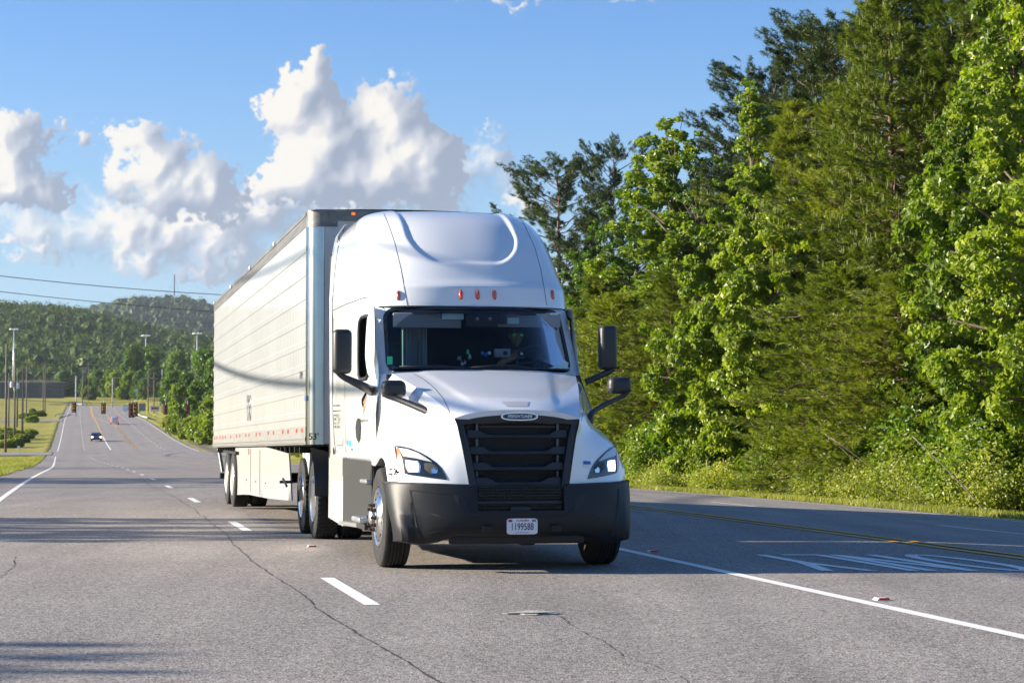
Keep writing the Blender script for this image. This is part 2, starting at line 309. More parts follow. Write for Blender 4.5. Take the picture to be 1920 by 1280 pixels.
def asphalt():
    m = bpy.data.materials.new('asphalt'); m.use_nodes = True; t = m.node_tree; b = t.nodes['Principled BSDF']; l = t.links.new
    tc = N(t, 'ShaderNodeTexCoord')
    def nz(scale, det, rough=.6, mp=None):
        n = N(t, 'ShaderNodeTexNoise'); l((mp or tc).outputs['Object' if mp is None else 0], n.inputs['Vector']); n.inputs['Scale'].default_value = scale; n.inputs['Detail'].default_value = det; n.inputs['Roughness'].default_value = rough; return n.outputs[0]
    def mr(x, a, b_, c, d):
        n = N(t, 'ShaderNodeMapRange'); l(x, n.inputs[0]); n.inputs[1].default_value = a; n.inputs[2].default_value = b_; n.inputs[3].default_value = c; n.inputs[4].default_value = d; return n.outputs[0]
    vo = N(t, 'ShaderNodeTexVoronoi'); l(tc.outputs['Object'], vo.inputs['Vector']); vo.inputs['Scale'].default_value = 62
    sep = N(t, 'ShaderNodeSeparateColor'); l(vo.outputs['Color'], sep.inputs[0])
    stones = mr(sep.outputs[0], 0, 1, .40, 1.62)
    med = mr(nz(16, 5, .8), .3, .7, .80, 1.2)
    big = mr(nz(.35, 4), .3, .7, .9, 1.1)
    mp = N(t, 'ShaderNodeMapping'); l(tc.outputs['Object'], mp.inputs[0]); mp.inputs['Rotation'].default_value = (0, 0, -R(12.16)); mp.inputs['Scale'].default_value = (1.4, .02, 1)
    streak = mr(nz(1, 4, .6, mp), .35, .65, .90, 1.08)
    def mul(a, b_):
        n = N(t, 'ShaderNodeMath', operation='MULTIPLY'); l(a, n.inputs[0]); l(b_, n.inputs[1]); return n.outputs[0]
    # darker polished wheel tracks and oil line, following the lanes
    mp2 = N(t, 'ShaderNodeMapping'); l(tc.outputs['Object'], mp2.inputs[0]); mp2.inputs['Rotation'].default_value = (0, 0, -R(12.16)); mp2.inputs['Location'].default_value = (1.66, 0, 0)
    sx = N(t, 'ShaderNodeSeparateXYZ'); l(mp2.outputs[0], sx.inputs[0])
    sn = N(t, 'ShaderNodeMath', operation='SINE'); mm = N(t, 'ShaderNodeMath', operation='MULTIPLY'); l(sx.outputs[0], mm.inputs[0]); mm.inputs[1].default_value = 2 * pi / 1.95; l(mm.outputs[0], sn.inputs[0])
    wob = mr(nz(.5, 3), .3, .7, .0, 1.0); tr_ = N(t, 'ShaderNodeMath', operation='MULTIPLY'); l(sn.outputs[0], tr_.inputs[0]); l(wob, tr_.inputs[1]); track = mr(tr_.outputs[0], -1, 1, .93, 1.06)
    spots = mr(nz(3.2, 7, .75), .62, .74, 1.0, .80)
    v = mul(mul(mul(stones, med), mul(big, streak)), mul(track, spots))
    c = N(t, 'ShaderNodeMix', data_type='RGBA', blend_type='MULTIPLY'); c.inputs['Factor'].default_value = 1
    cb = N(t, 'ShaderNodeCombineColor'); [l(v, cb.inputs[k]) for k in range(3)]
    c.inputs['A'].default_value = (.275, .243, .216, 1); l(cb.outputs[0], c.inputs['B']); l(c.outputs['Result'], b.inputs['Base Color'])
    b.inputs['Roughness'].default_value = .82; b.inputs['Specular IOR Level'].default_value = .35
    bp = N(t, 'ShaderNodeBump'); bp.inputs['Strength'].default_value = .55; bp.inputs['Distance'].default_value = .006; l(vo.outputs['Distance'], bp.inputs['Height']); l(bp.outputs[0], b.inputs['Normal'])
    return m
M_asphalt = asphalt()
def paint(name, col, wear=.5):
    m = bpy.data.materials.new(name); m.use_nodes = True; t = m.node_tree; b = t.nodes['Principled BSDF']; l = t.links.new
    tc = N(t, 'ShaderNodeTexCoord'); n = N(t, 'ShaderNodeTexNoise'); l(tc.outputs['Object'], n.inputs['Vector']); n.inputs['Scale'].default_value = 9; n.inputs['Detail'].default_value = 9; n.inputs['Roughness'].default_value = .8
    mr = N(t, 'ShaderNodeMapRange'); l(n.outputs[0], mr.inputs[0]); mr.inputs[1].default_value = wear; mr.inputs[2].default_value = wear + .1
    mx = N(t, 'ShaderNodeMix', data_type='RGBA'); l(mr.outputs[0], mx.inputs['Factor']); mx.inputs['A'].default_value = tuple(col) + (1,); mx.inputs['B'].default_value = (.2, .18, .16, 1)
    l(mx.outputs['Result'], b.inputs['Base Color']); b.inputs['Roughness'].default_value = .7
    return m
M_wpaint = paint('white_road_paint', (.82,.80,.75), .635); M_ypaint = paint('yellow_road_paint', (.74,.36,.04), .57)
# ground sheet
ys = np.concatenate([np.arange(-80, 120, 4.0), np.arange(120, 400, 8.0), np.arange(400, 900, 14.0), np.arange(900, 2000, 24.0), np.arange(2000, 4300, 60.0), [4600, 5200]])
ts = np.concatenate([[-3600,-2900,-2000,-1400,-1000,-800],np.arange(-640,-160,24.),np.arange(-160,-40,10.),[-34,-28,-22,-17,-13,-10,-7,-5,-3.6,-2.6,-1.9,-1.45,-1.2,-.9,2,10,19.8,20.5,20.9,21.6,22.4,23.5,25,27,30,34,38,44,50],np.arange(60,180,10.),np.arange(180,900,24.),[1100,1500,2200,3500,4600]])
YY, TT = np.meshgrid(ys, ts, indexing='ij'); XX = xl(np.minimum(YY, 1500)) + 1.0235 * TT
# fan the far columns so that the hills keep their detail
ZZ = terrain(XX, YY); onroad = (TT > -1.3) & (TT < 20.7) & (YY < 790); ZZ = ZZ - .12 * onroad
idx = np.arange(YY.size).reshape(YY.shape); q = np.stack([idx[:-1, :-1], idx[:-1, 1:], idx[1:, 1:], idx[1:, :-1]], -1).reshape(-1, 4)
g = npmesh('ground', np.stack([XX, YY, ZZ], -1).reshape(-1, 3), q, M_ground, smooth=True); tag(g, kind='structure')
def strip(name, t0, t1, y0, y1, dz, m, mb=None, step=4.0, nt_=1):
    """a sheet that follows the road between two offsets; offsets may be functions of Y"""
    f0 = t0 if callable(t0) else (lambda Y: t0); f1 = t1 if callable(t1) else (lambda Y: t1)
    own = mb is None; mb = mb or MB(); n = max(2, int((y1 - y0) / step) + 1); rows = []
    for Y in np.linspace(y0, y1, n): rows.append([RP(f0(Y) + (f1(Y) - f0(Y)) * k / nt_, Y, dz) for k in range(nt_ + 1)])
    mb.grid(rows)
    return tag(mb.build(name, m, smooth=True), kind='structure') if own else mb
# the asphalt with rough edges
rr = np.random.default_rng(3)
edgeL = np.interp(np.arange(-80, 900), np.arange(-80, 900, 3), rr.normal(0, .07, 327)); edgeR = np.interp(np.arange(-80, 900), np.arange(-80, 900, 2), rr.normal(0, .06, 490))
mb = MB(); rows = []
for Y in np.concatenate([np.arange(-80, 130, 1.5), np.arange(130, 790, 5)]):
    a = -1.15 + np.interp(Y, np.arange(-80, 900), edgeL); b = 19.75 + np.interp(Y, np.arange(-80, 900), edgeR)
    if 214 < Y < 275: b += 9 * ramp(np.array(Y), 214, 232) * ramp(np.array(Y), 275, 262)
    rows.append([RP(a + (b - a) * k / 22, Y) for k in range(23)])
mb.grid(rows); tag(mb.build('road', M_asphalt, smooth=True), kind='structure')
def sheet(name, pts, m, dz):
    """free sheet on the terrain from a list of (x0, x1, Y)"""
    mb = MB(); mb.grid([[(x0 + (x1 - x0) * k / 12, Y, tz(x0 + (x1 - x0) * k / 12, Y) + dz) for k in range(13)] for x0, x1, Y in pts]); return tag(mb.build(name, m, smooth=True), kind='structure')
sheet('side_street', [(-190, xl(Y) - .6, Y) for Y in np.linspace(250, 270, 8)], M_asphalt, .04)
sheet('side_street', [(-190, xl(Y) - .6, Y) for Y in np.linspace(478, 506, 8)], M_asphalt, .06)
sheet('side_street', [(xl(Y) + 20, xl(Y) + 90, Y) for Y in np.linspace(232, 262, 8)], M_asphalt, .09)
sheet('gravel_shoulder', [(xl(Y) + 1.0235 * 20.2, xl(Y) + 1.0235 * (20.3 + 3.5 * ramp(np.array(Y), 262, 275) * ramp(np.array(Y), 345, 300)), Y) for Y in np.linspace(262, 345, 16)], M_dirt, .05)
# painted lines (every line is one painted marking)
def line(name, t, w, y0, y1, m, dz=.004): return strip(name, (lambda Y: (t(Y) if callable(t) else t) - w / 2), (lambda Y: (t(Y) if callable(t) else t) + w / 2), y0, y1, dz, m)
def hold(y): return y
line('edge_line', 0, .13, -60, 238, M_wpaint); line('edge_line', 0, .13, 275, 760, M_wpaint)
line('edge_line', 19.1, .12, -60, 225, M_wpaint); line('edge_line', 19.1, .13, 275, 760, M_wpaint)
line('turn_lane_line', 7.83, .13, -60, 24.3, M_wpaint); line('turn_lane_line', 7.83, .13, 24.3, 60, M_wpaint, .004)
line('yellow_line', 11.62, .10, -60, 120, M_ypaint); line('yellow_line', 11.88, .10, -60, 120, M_ypaint)
line('yellow_line', lambda Y: 11.62 - 1.0 * ramp(np.array(Y), 120, 226), .12, 120, 226, M_ypaint)
line('yellow_line', lambda Y: 11.3 - 4.2 * ramp(np.array(Y), 420, 560), .22, 285, 760, M_ypaint)
line('yellow_line', 11.3, .2, 285, 760, M_ypaint); line('turn_lane_line', 7.4, .2, 285, 360, M_wpaint)
line('yellow_line', 7.4, .22, 360, 760, M_ypaint)
def dashes(t, w, L, starts, name='lane_dash'):
    for y in starts: strip(name, t - w / 2, t + w / 2, y, y + L, .004, M_wpaint)
dc = [17.35 + 11.92 * k for k in range(-2, 19)]
dashes(3.92, .13, 2.95, [c - 1.5 for c in dc])
dashes(3.7, .15, 3.0, [285 + 12.2 * k for k in range(36)]); dashes(14.9, .15, 3.0, [285 + 12.2 * k for k in range(36)])
dashes(15.45, .12, 3.0, [30.2 + 11.92 * k - 12 * 4 for k in range(20)])
# ONLY, painted for drivers coming towards us
def stroke(mb, pts, w, t0, y0, sx, sy):
    """pts in letter space (x right, y up for the driver, who looks towards the camera)"""
    P = [Vector((t0 - x * sx, y0 - y * sy)) for x, y in pts]
    for a, b in zip(P[:-1], P[1:]):
        d = (b - a); n = Vector((-d.y, d.x)); n = Vector((n.x, n.y)).normalized() if n.length else Vector((1, 0)); 
        wx = w if abs(d.x) < 1e9 else w
        off = Vector((n.x * wx, n.y * wx * 1.3)); e = d.normalized() * .02
        q = [a - e + off / 2, b + e + off / 2, b + e - off / 2, a - e - off / 2]
        mb.add([RP(p.x, p.y, .005) for p in q], [(0, 1, 2, 3)])
def letters():
    O = [(.5 + .5 * math.cos(2 * pi * k / 20) * 1, .5 + .5 * math.sin(2 * pi * k / 20)) for k in range(21)]
    defs = [('O', [O]), ('N', [[(0,0),(0,1)],[(0,1),(1,0)],[(1,0),(1,1)]]), ('L', [[(0,1),(0,0)],[(0,0),(1,0)]]), ('Y', [[(0,1),(.5,.5)],[(1,1),(.5,.5)],[(.5,.5),(.5,0)]])]
    mb = MB()
    for (c, sts), (t0_, w_) in zip(defs, ((10.98, .46), (10.27, .40), (9.70, .38), (9.28, .42))):
        for st in sts: stroke(mb, st, .125, t0_, ONLY_Y + 1.95, w_, 2.55)
    tag(mb.build('pavement_word_marking', M_wpaint), kind='structure')
ONLY_Y = 20.35
letters()
# cracks and sealed joint along the left lane line
M_crack = mat('crack_sealant', (.035,.032,.03), .8)
def crack(ts_, y0, y1, w, seed, wob=.02, stepy=.12):
    r = np.random.default_rng(seed); n = int((y1 - y0) / stepy); Y = np.linspace(y0, y1, n); walk = np.cumsum(r.normal(0, wob * .35, n)); walk -= np.linspace(0, walk[-1], n)
    T = np.interp(Y, [a for a, b in ts_], [b for a, b in ts_]) + walk; ww = w * np.clip(r.normal(1, .55, n), .12, 2.4)
    mb = MB(); mb.grid([[RP(T[i] - ww[i] / 2, Y[i], .003), RP(T[i] + ww[i] / 2, Y[i], .003)] for i in range(n)]); tag(mb.build('pavement_crack', M_crack), kind='structure')
crack([(9,3.62),(18,3.55),(30,3.70),(60,3.62),(120,3.6)], 9, 120, .010, 5)
crack([(9,4.75),(12,4.9),(15.6,5.15)], 9, 15.6, .006, 6, .05); crack([(12.5,.95),(14,.9),(22,.95)], 10, 22, .006, 8, .03)
crack([(30,3.9),(60,5.2)], 40, 60, .006, 9, .06)
# raised reflectors
M_refw = mat('reflector_body', (.75,.73,.68), .4); M_refr = mat('red_reflector', (.6,.02,.02), .25, coat=.5)
def reflector(t, Y, lab):
    p = RP(t, Y); r = thing('road_reflector', lab, 'reflector', p, -R(-12.16), 'raised reflectors on the road')
    b = MB(); b.prism([(-.055,0),(.055,0),(.04,.019),(-.04,.019)], .1, 'y', -.05); b.build('body', M_refw, r)
    b = MB(); b.add([(-.048,-.052,.003),(.048,-.052,.003),(.036,-.040,.0205),(-.036,-.040,.0205)], [(0,1,2,3)]); b.box((.01,-.045,.012),(.085,.016,.016)); b.build('lens', M_refr, r)
reflector(8.05, 16.35, 'small white and red road reflector beside the solid white line, nearest the camera')
reflector(8.05, 22.9, 'small road reflector on the shaded white line just right of the front tyre')
reflector(4.35, 23.9, 'small red reflector on the road left of the truck steps')
# squashed litter in front of the dash
p = RP(4.95, 15.05, .004); r_ = np.random.default_rng(2); b = MB()
px = [(-.20,.02),(-.05,.11),(.10,.09),(.24,.07),(.21,.0),(.09,-.03),(.06,-.075),(-.03,-.05),(-.06,-.02)]
b.prism([(x, y) for x, y in px], .006, 'z', 0); 
b.add([(-.19,.0,.008),(0,.1,.022),(.22,.06,.012),(.07,-.05,.016)], [(0,1,2,3)])
tag(b.build('flattened_cardboard', mat('cardboard', (.42,.42,.37), .8, var=.2, scale=20), loc=p), 'flattened grey cardboard scrap lying on the lane in front of the dashed line', 'litter')
# ------------------------------------------------------------------ trees
M_bark = mat('bark', (.16,.12,.085), .9, var=.35, scale=9, bump=.6, bscale=30)
M_pbark = mat('pine_bark', (.15,.095,.07), .9, var=.35, scale=9, bump=.6, bscale=30)
M_leafA = leafmat('bright_leaf', (.070,.125,.010), (.32,.37,.028), .42, .55, 2.2)
M_leafB = leafmat('deep_leaf', (.06,.12,.012), (.17,.25,.025), .38, .55, 2.2)
M_leafY = leafmat('shrub_leaf', (.13,.17,.02), (.34,.34,.06), .40, .4, 1.6)
M_need = leafmat('pine_needle', (.055,.085,.010), (.30,.33,.034), .32, .3, 2.6)
M_needD = leafmat('dark_pine_needle', (.04,.062,.018), (.095,.125,.03), .15, .25, 1.1)
M_candle = leafmat('pine_candle', (.17,.20,.04), (.27,.29,.07), .3, .3, 2)
def frames(n, r, bias=(0, 0, 0)):
    d = r.normal(size=(n, 3)) + np.array(bias); d /= np.linalg.norm(d, axis=1)[:, None]
    a = r.normal(size=(n, 3)); a -= (a * d).sum(1)[:, None] * d; a /= np.linalg.norm(a, axis=1)[:, None]
    return d, a, np.cross(d, a)
def leaves(P, size, r, bias=(0, 0, .6), out=None):
    """folded kite leaves, facing mostly out and up"""
    n = len(P); nrm = r.normal(size=(n, 3)) + (np.array(bias) if out is None else out * .95 + np.array([0, 0, .45])); nrm /= np.linalg.norm(nrm, axis=1)[:, None]
    a = r.normal(size=(n, 3)); a -= (a * nrm).sum(1)[:, None] * nrm; a /= np.linalg.norm(a, axis=1)[:, None]; b = np.cross(nrm, a); s = (size * r.uniform(.6, 1.3, n))[:, None]
    tip = P + a * s; base = P - a * s * .75; l = P + b * s * .62 + nrm * s * .22 - a * s * .1; rr_ = P - b * s * .62 + nrm * s * .22 - a * s * .1
    V = np.stack([base, rr_, tip, l], 1).reshape(-1, 3); i = np.arange(n)[:, None] * 4
    return V, np.concatenate([i + [[0, 1, 2]], i + [[0, 2, 3]]])
def needles(P, D, L, w, r, spread=.75):
    n = len(P); d = D + r.normal(size=(n, 3)) * spread; d /= np.linalg.norm(d, axis=1)[:, None]
    a = r.normal(size=(n, 3)); a -= (a * d).sum(1)[:, None] * d; a /= np.linalg.norm(a, axis=1)[:, None]
    l = (L * r.uniform(.7, 1.2, n))[:, None]; V = np.stack([P - a * w, P + a * w, P + d * l + np.array([0, 0, -.18]) * l], 1).reshape(-1, 3)
    return V, (np.arange(n)[:, None] * 3 + [[0, 1, 2]])
def trunk_mb(h, r0, r, lean=.02, n=10):
    pts = []; x = y = 0
    for i in range(n + 1):
        pts.append((x, y, h * i / n)); x += r.normal(0, lean) * h / n * 3; y += r.normal(0, lean) * h / n * 3
    return pts, [max(.015, r0 * (1 - .92 * i / n) * (1.25 if i == 0 else 1)) for i in range(n + 1)]
def at_h(pts, h, z):
    n = len(pts) - 1; k = min(max(z / h * n, 0), n - 1e-6); i = int(k); f = k - i; return Vector(pts[i]) * (1 - f) + Vector(pts[i + 1]) * f
def broadleaf(name, h, rad, seed, m, low=.06, lobes=46, leaf=.1, per=70, shape='column', mtrunk=None, dens=1.0):
    r = np.random.default_rng(seed); root = thing(name, None, None); pts, rs = trunk_mb(h * .96, .05 + h * .012, r)
    tb = MB(); tb.tube(pts, rs, 8); P = []
    for k in range(lobes):
        f = low + (1 - low) * ((k + r.uniform(0, 1)) / lobes); z = f * h
        prof = {'column': math.sin(pi * min(1, .18 + .82 * f)) ** .55 * (1 - .25 * f), 'round': math.sin(pi * (.12 + .86 * f)) ** .6, 'cone': (1 - f) ** .8 * min(1, .5 + 3 * f) + .05, 'open': math.sin(pi * (.1 + .8 * f)) ** .7}[shape]
        R_ = rad * prof * r.uniform(.72, 1.12); th = k * 2.399 + r.normal(0, .35); a = at_h(pts, h * .96, z * .86)
        e = Vector((R_ * math.cos(th) + a.x, R_ * math.sin(th) + a.y, z + r.normal(0, .15)))
        mid = a.lerp(e, .5) + Vector((0, 0, -.05 * R_ + r.normal(0, .08)))
        b0 = .012 + .028 * R_ / rad; tb.tube([a, mid, e], [b0 * 1.6, b0, .008], 4, False)
        nc = int(3 + 5.5 * R_ / rad)
        for j in range(nc):
            q = r.uniform(.30, 1.06) if j else 1.0; c = (a.lerp(mid, q * 2) if q < .5 else mid.lerp(e, (q - .5) * 2)); c = np.array(c) + r.normal(0, .10 + .16 * R_ * .35, 3)
            cr = r.uniform(.16, .42) * (.65 + .35 * R_ / rad); nl = int(per * dens * (cr / .29) ** 2)
            d = r.normal(size=(nl, 3)); d /= np.linalg.norm(d, axis=1)[:, None]; d[:, 2] = d[:, 2] * .72 - .1
            P.append(c + d * cr * (r.uniform(.25, 1, nl) ** .45)[:, None])
    tb.build('trunk', mtrunk or M_bark, root, smooth=True, fix=False); P = np.concatenate(P); P = P[P[:, 2] > .05]
    q_ = P * np.array([1, 1, 0]); q_ /= np.maximum(np.linalg.norm(q_, axis=1), .3)[:, None]; V, Fq = leaves(P, leaf, r, out=q_); npmesh('crown', V, Fq, m, root); return root
def pine(name, h, rad, seed, m, low=.08, whorls=26, per_w=6, tufts=13, nn=20, L=.20, w=.0085, shape='cone', candles=0, droop=.12, ragged=.25, sidew=.30, spread=.75, clump=0):
    r = np.random.default_rng(seed); root = thing(name, None, None); pts, rs = trunk_mb(h * .985, .05 + h * .011, r, .012)
    tb = MB(); tb.tube(pts, rs, 8); PP = []; DD = []; CP = []
    for k in range(whorls):
        f = low + (1 - low) * (k + .3) / whorls; z = f * h
        prof = {'cone': (1 - f) ** .75 * min(1, .75 + 1.2 * f) + .04, 'old': (math.sin(pi * (.25 + .7 * (f - low) / (1 - low))) ** .7), 'full': (1 - f ** 3.2) * .9 + .10, 'wide': (1 - f ** 2.0) ** .8 * .95 * (.85 + .3 * math.sin(f * 19 + 1)) + .06}[shape]
        for j in range(per_w):
            R_ = rad * prof * max(.3, r.normal(1, ragged)); th = j * 2 * pi / per_w + k * 1.1 + r.normal(0, .25); a = at_h(pts, h, z + r.normal(0, .12))
            up = .30 * (f - .35) if not clump else .45 + .3 * (f - .5); dx, dy = math.cos(th), math.sin(th)
            n = 6; line = []
            for i in range(n + 1):
                s = i / n; line.append(Vector((a.x + dx * R_ * s, a.y + dy * R_ * s, a.z + R_ * (up * s - droop * s * s + .16 * s ** 4) + r.normal(0, .03) * R_)))
            tb.tube(line, [.010 + .018 * R_ / rad * (1 - i / n) * 1.6 for i in range(n + 1)], 4, False)
            nt_ = max(3, int(tufts * (.35 + .65 * R_ / rad)))
            for q in range(nt_):
                s = (.22 + .78 * ((q + r.uniform(0, 1)) / nt_) ** .8) if not clump else min(.999, .5 + .5 * ((q + r.uniform(0, 1)) / nt_) ** .6); i = min(n - 1, int(s * n)); c = line[i].lerp(line[i + 1], s * n - i); side = r.normal(0, sidew * R_ * (1.1 - s) + .05)
                c = np.array(c) + np.array([-dy * side, dx * side, abs(r.normal(0, .05))]); c = c + r.normal(0, clump, 3) * np.array([1, 1, .8]) if clump else c; d = np.array([dx * .8 - dy * np.sign(side) * .6, dy * .8 + dx * np.sign(side) * .6, .45 + .3 * f])
                t0 = c - d * L * .9; k_ = nn; s_ = r.uniform(0, 1.1, (k_, 1)); PP.append(t0 + d * L * s_ * 1.25 + r.normal(0, .02, (k_, 3))); DD.append(np.repeat(d[None], k_, 0))
                if candles and r.uniform() < candles * (f > .35): CP.append((c + d * L * .3, L * r.uniform(.8, 1.4)))
    tb.build('trunk', M_pbark, root, smooth=True, fix=False)
    V, Fq = needles(np.concatenate(PP), np.concatenate(DD), L, w, r, spread); npmesh('crown', V, Fq, m, root)
    if CP:
        c = MB()
        for p, l in CP:
            for s in range(3): q = Vector(p) + Vector((r.normal(0, .035), r.normal(0, .035), 0)); c.tube([q, q + Vector((r.normal(0, .02), r.normal(0, .02), l * (1 if s == 0 else .65)))], [.017, .008], 3, False)
        c.build('new_shoots', M_candle, root, fix=False)
    return root
T = {}
T['b1'] = broadleaf('broadleaf_tree', 15, 2.6, 1, M_leafA, .04, 84, 0.092, 89, 'column')
T['b2'] = broadleaf('broadleaf_tree', 12, 2.3, 2, M_leafA, .03, 74, 0.096, 92, 'column')
T['b3'] = broadleaf('broadleaf_tree', 9, 2.7, 3, M_leafA, .03, 66, 0.100, 101, 'round')
T['b4'] = broadleaf('broadleaf_tree', 16, 3.4, 4, M_leafB, .10, 92, 0.096, 87, 'round')
T['b5'] = broadleaf('broadleaf_tree', 15, 1.35, 5, M_leafA, .05, 70, 0.092, 87, 'cone')
T['p1'] = pine('pine_tree', 17, 3.9, 11, M_need, .05, 36, 8, 15, 46, .25, .013, 'full', .30, .12, .25, .30, .5)
T['p2'] = pine('pine_tree', 15, 3.6, 12, M_need, .04, 36, 8, 14, 46, .24, .013, 'wide', 0, .2, .34, .30, .5)
T['p3'] = pine('pine_tree', 18, 3.0, 13, M_needD, .45, 15, 5, 34, 44, .18, .013, 'old', 0, .05, .36, .10, 1.5, .18)
T['p4'] = pine('pine_tree', 9, 3.3, 14, M_need, .02, 28, 9, 14, 46, .23, .013, 'full', 0, .26, .28, .30, .5)
def shrub(seed, h, rad, m, leaf=.06, n=9000, twigs=26):
    r = np.random.default_rng(seed); root = thing('shrub', None, None); P = []; tb = MB()
    for k in range(twigs):
        th = r.uniform(0, 2 * pi); q = rad * r.uniform(0, 1) ** .6; z = h * r.uniform(.35, 1) * (1 - .45 * (q / rad) ** 2); e = Vector((q * math.cos(th), q * math.sin(th), z))
        tb.tube([e * .15 * Vector((1, 1, 0)) if False else Vector((e.x * .2, e.y * .2, 0)), e * .55 + Vector((0, 0, .15 * z)), e], [.016, .01, .004], 4, False)
        nl = n // twigs; s = r.uniform(.2, 1.02, nl) ** .7; c = np.array([e.x * .2, e.y * .2, 0]) * (1 - s)[:, None] + np.array(e) * s[:, None]; P.append(c + r.normal(0, .13 + .05 * rad, (nl, 3)))
    tb.build('stems', M_bark, root, fix=False); P = np.concatenate(P); P = P[P[:, 2] > .02]; q_ = P * np.array([1, 1, 0]); q_ /= np.maximum(np.linalg.norm(q_, axis=1), .3)[:, None]; V, Fq = leaves(P, leaf, r, out=q_); npmesh('foliage', V, Fq, m, root); return root
T['s1'] = shrub(21, 1.7, 1.7, M_leafY, .055, 9500); T['s2'] = shrub(22, 2.6, 1.6, M_leafA, .075, 9000); T['s3'] = shrub(23, 1.2, 1.5, M_leafY, .045, 9000, 40); T['s4'] = shrub(24, 3.4, 1.9, M_leafB, .09, 9000)
used = set()
def put(key, X, Y, s=1.0, rz=0, label=None, cat='tree', group=None, tilt=0, z=None, name=None):
    o = T[key]
    if key in used: o = copy_tree(o)
    used.add(key); o.location = (X, Y, (tz(X, Y) if z is None else z) - .08); o.rotation_euler = (tilt, 0, rz); o.scale = (s, s, s) if not isinstance(s, tuple) else s
    tag(o, label, cat, group)
    if name: o.name = name
    return o
def rt(px, t):
    """point at road offset t seen at photo column px"""
    k = (px - 960) / F; return (-1.7 + 1.0235 * t) / (k + .2155)
def tput(key, px, t, s=1.0, rz=None, **kw):
    Y = rt(px, t); X = (px - 960) / F * Y; return put(key, X, Y, s, rz if rz is not None else (px * 1.7) % 6.28, **kw)
WG = 'trees of the roadside wood on the right'
# front rank, from the right edge of the picture towards the truck
rowA = [
 ('b2',1895,25.2,(1.1,1.1,1.22),'bright green broadleaf tree at the right edge of the photo, nearest of the wood'),
 ('b2',1812,25.8,(.95,.95,.90),'bright green broadleaf column left of the tree at the right edge'),
 ('b1',1960,24.5,(1.05,1.05,1.05),'broadleaf tree just beyond the right edge of the photo, behind the nearest one'),
 ('p1',1690,28.0,(1.0,1.0,.98),'big yellow green pine with upright pale new shoots all over its crown'),
 ('p1',1800,29.5,(.9,.9,1.05),'tall pine behind the broadleaf column near the right edge'),
 ('p2',1580,27.5,(1.0,1.0,.90),'drooping pine left of the big pine with pale shoots'),
 ('p4',1590,24.6,(1.05,1.05,.78),'low spreading pine over the undergrowth, below the big pine with pale shoots'),
 ('p4',1700,24.8,(1.0,1.0,.72),'low spreading pine over the bare fallen sticks near the right edge'),
 ('b3',1372,23.9,(1.05,1.05,1.10),'bright glossy broadleaf tree leaning out over the road edge in the middle of the wood'),
 ('b3',1452,24.8,(.95,.95,1.05),'glossy broadleaf tree right of the one leaning over the road'),
 ('b5',1418,26.0,(1.15,1.15,1.0),'narrow vine covered column of bright leaves rising above the glossy broadleaf trees'),
 ('b5',1490,27.6,(1.2,1.2,.72),'shorter narrow leafy column right of the vine covered one'),
 ('p2',1255,25.4,(1.05,1.05,.60),'fine needled drooping pine left of the glossy broadleaf trees'),
 ('p4',1165,24.6,(1.1,1.1,.92),'low drooping pine just right of the truck mirrors'),
 ('p2',1130,26.0,(1.05,1.05,.66),'drooping pine behind the truck mirrors'),
 ('b1',1255,27.5,(1.5,1.5,1.06),'tall bright broadleaf tree with a pointed crown standing against the sky'),
 ('b4',1185,28.0,(1.0,1.0,.88),'dark broadleaf tree left of the tall pointed one'),
 ('b4',1100,27.4,(.95,.95,.70),'broadleaf tree in front of the open crowned pine, right of the truck roof'),
 ('b4',1330,28.6,(.85,.85,.86),'dark broadleaf tree right of the tall pointed one'),
 ('p3',1062,28.0,(1.15,1.15,.92),'dark open crowned pine nearest the truck roof, against the sky'),
 ('p3',1150,30.0,(.8,.8,.95),'thin dark pine with a small crown between the open pine and the tall broadleaf'),
 ('p2',1075,26.5,(1.0,1.0,.62),'drooping pine beside the roof fairing of the truck'),
 ('b4',1012,27.5,(.9,.9,.74),'broadleaf tree half hidden by the truck roof fairing'),
 ('p3',1530,31.0,(1.15,1.15,.99),'tallest dark old pine with an airy crown against the blue sky'),
 ('p3',1462,32.0,(1.1,1.1,.95),'dark old pine left of the tallest one'),
 ('p3',1405,33.0,(1.1,1.1,.84),'dark old pine with flat layered branches above the leafy column'),
 ('p3',1620,33.0,(1.2,1.2,1.0),'dark old pine behind the big pine with pale shoots'),
 ('p2',1500,29.5,(1.2,1.2,.98),'olive pine behind the narrow leafy columns'),
 ('p3',1760,34.0,(1.2,1.2,1.15),'dark old pine behind the right end of the wood'),
 ('p2',1850,31.0,(1.1,1.1,1.25),'tall drooping pine behind the nearest broadleaf tree'),
 ('b4',940,30.0,(.95,.95,.86),'small broadleaf crown peeping over the truck roof'),
 ('b1',2060,26.0,(1.0,1.0,1.1),'broadleaf tree outside the right edge of the photo'),
 ('p2',2010,30.0,(1.1,1.1,1.2),'pine outside the right edge of the photo'),
]
for k, px, t, s, lab in rowA: tput(k, px, t, s, label=lab, group=WG)
r = np.random.default_rng(5)
for i, px in enumerate([1290, 1360, 1440, 1560, 1660, 1740, 1830, 1900, 1110, 1210]):   # filling rank behind
    tput(['p2', 'b4'][i % 2], px, 37 + 3 * (i % 3), (1.2, 1.2, .72 + .03 * (i % 3)), label='tree in the rear rank of the wood, %s from the truck' % ORD[sorted([1290, 1360, 1440, 1560, 1660, 1740, 1830, 1900, 1110, 1210]).index(px)], group='rear rank of the roadside wood')
for i in range(12):                                            # behind the truck, down to the crossing
    Y = 128 + i * 9.5; put(['p2', 'b4', 'b1', 'p3'][i % 4], float(xl(Y)) + 1.0235 * (26 + 3 * (i % 2)), Y, (1, 1, .82), i * 1.3, '%s tree of the wood behind the trailer, counted from the truck' % ORD[i], group='trees behind the trailer')
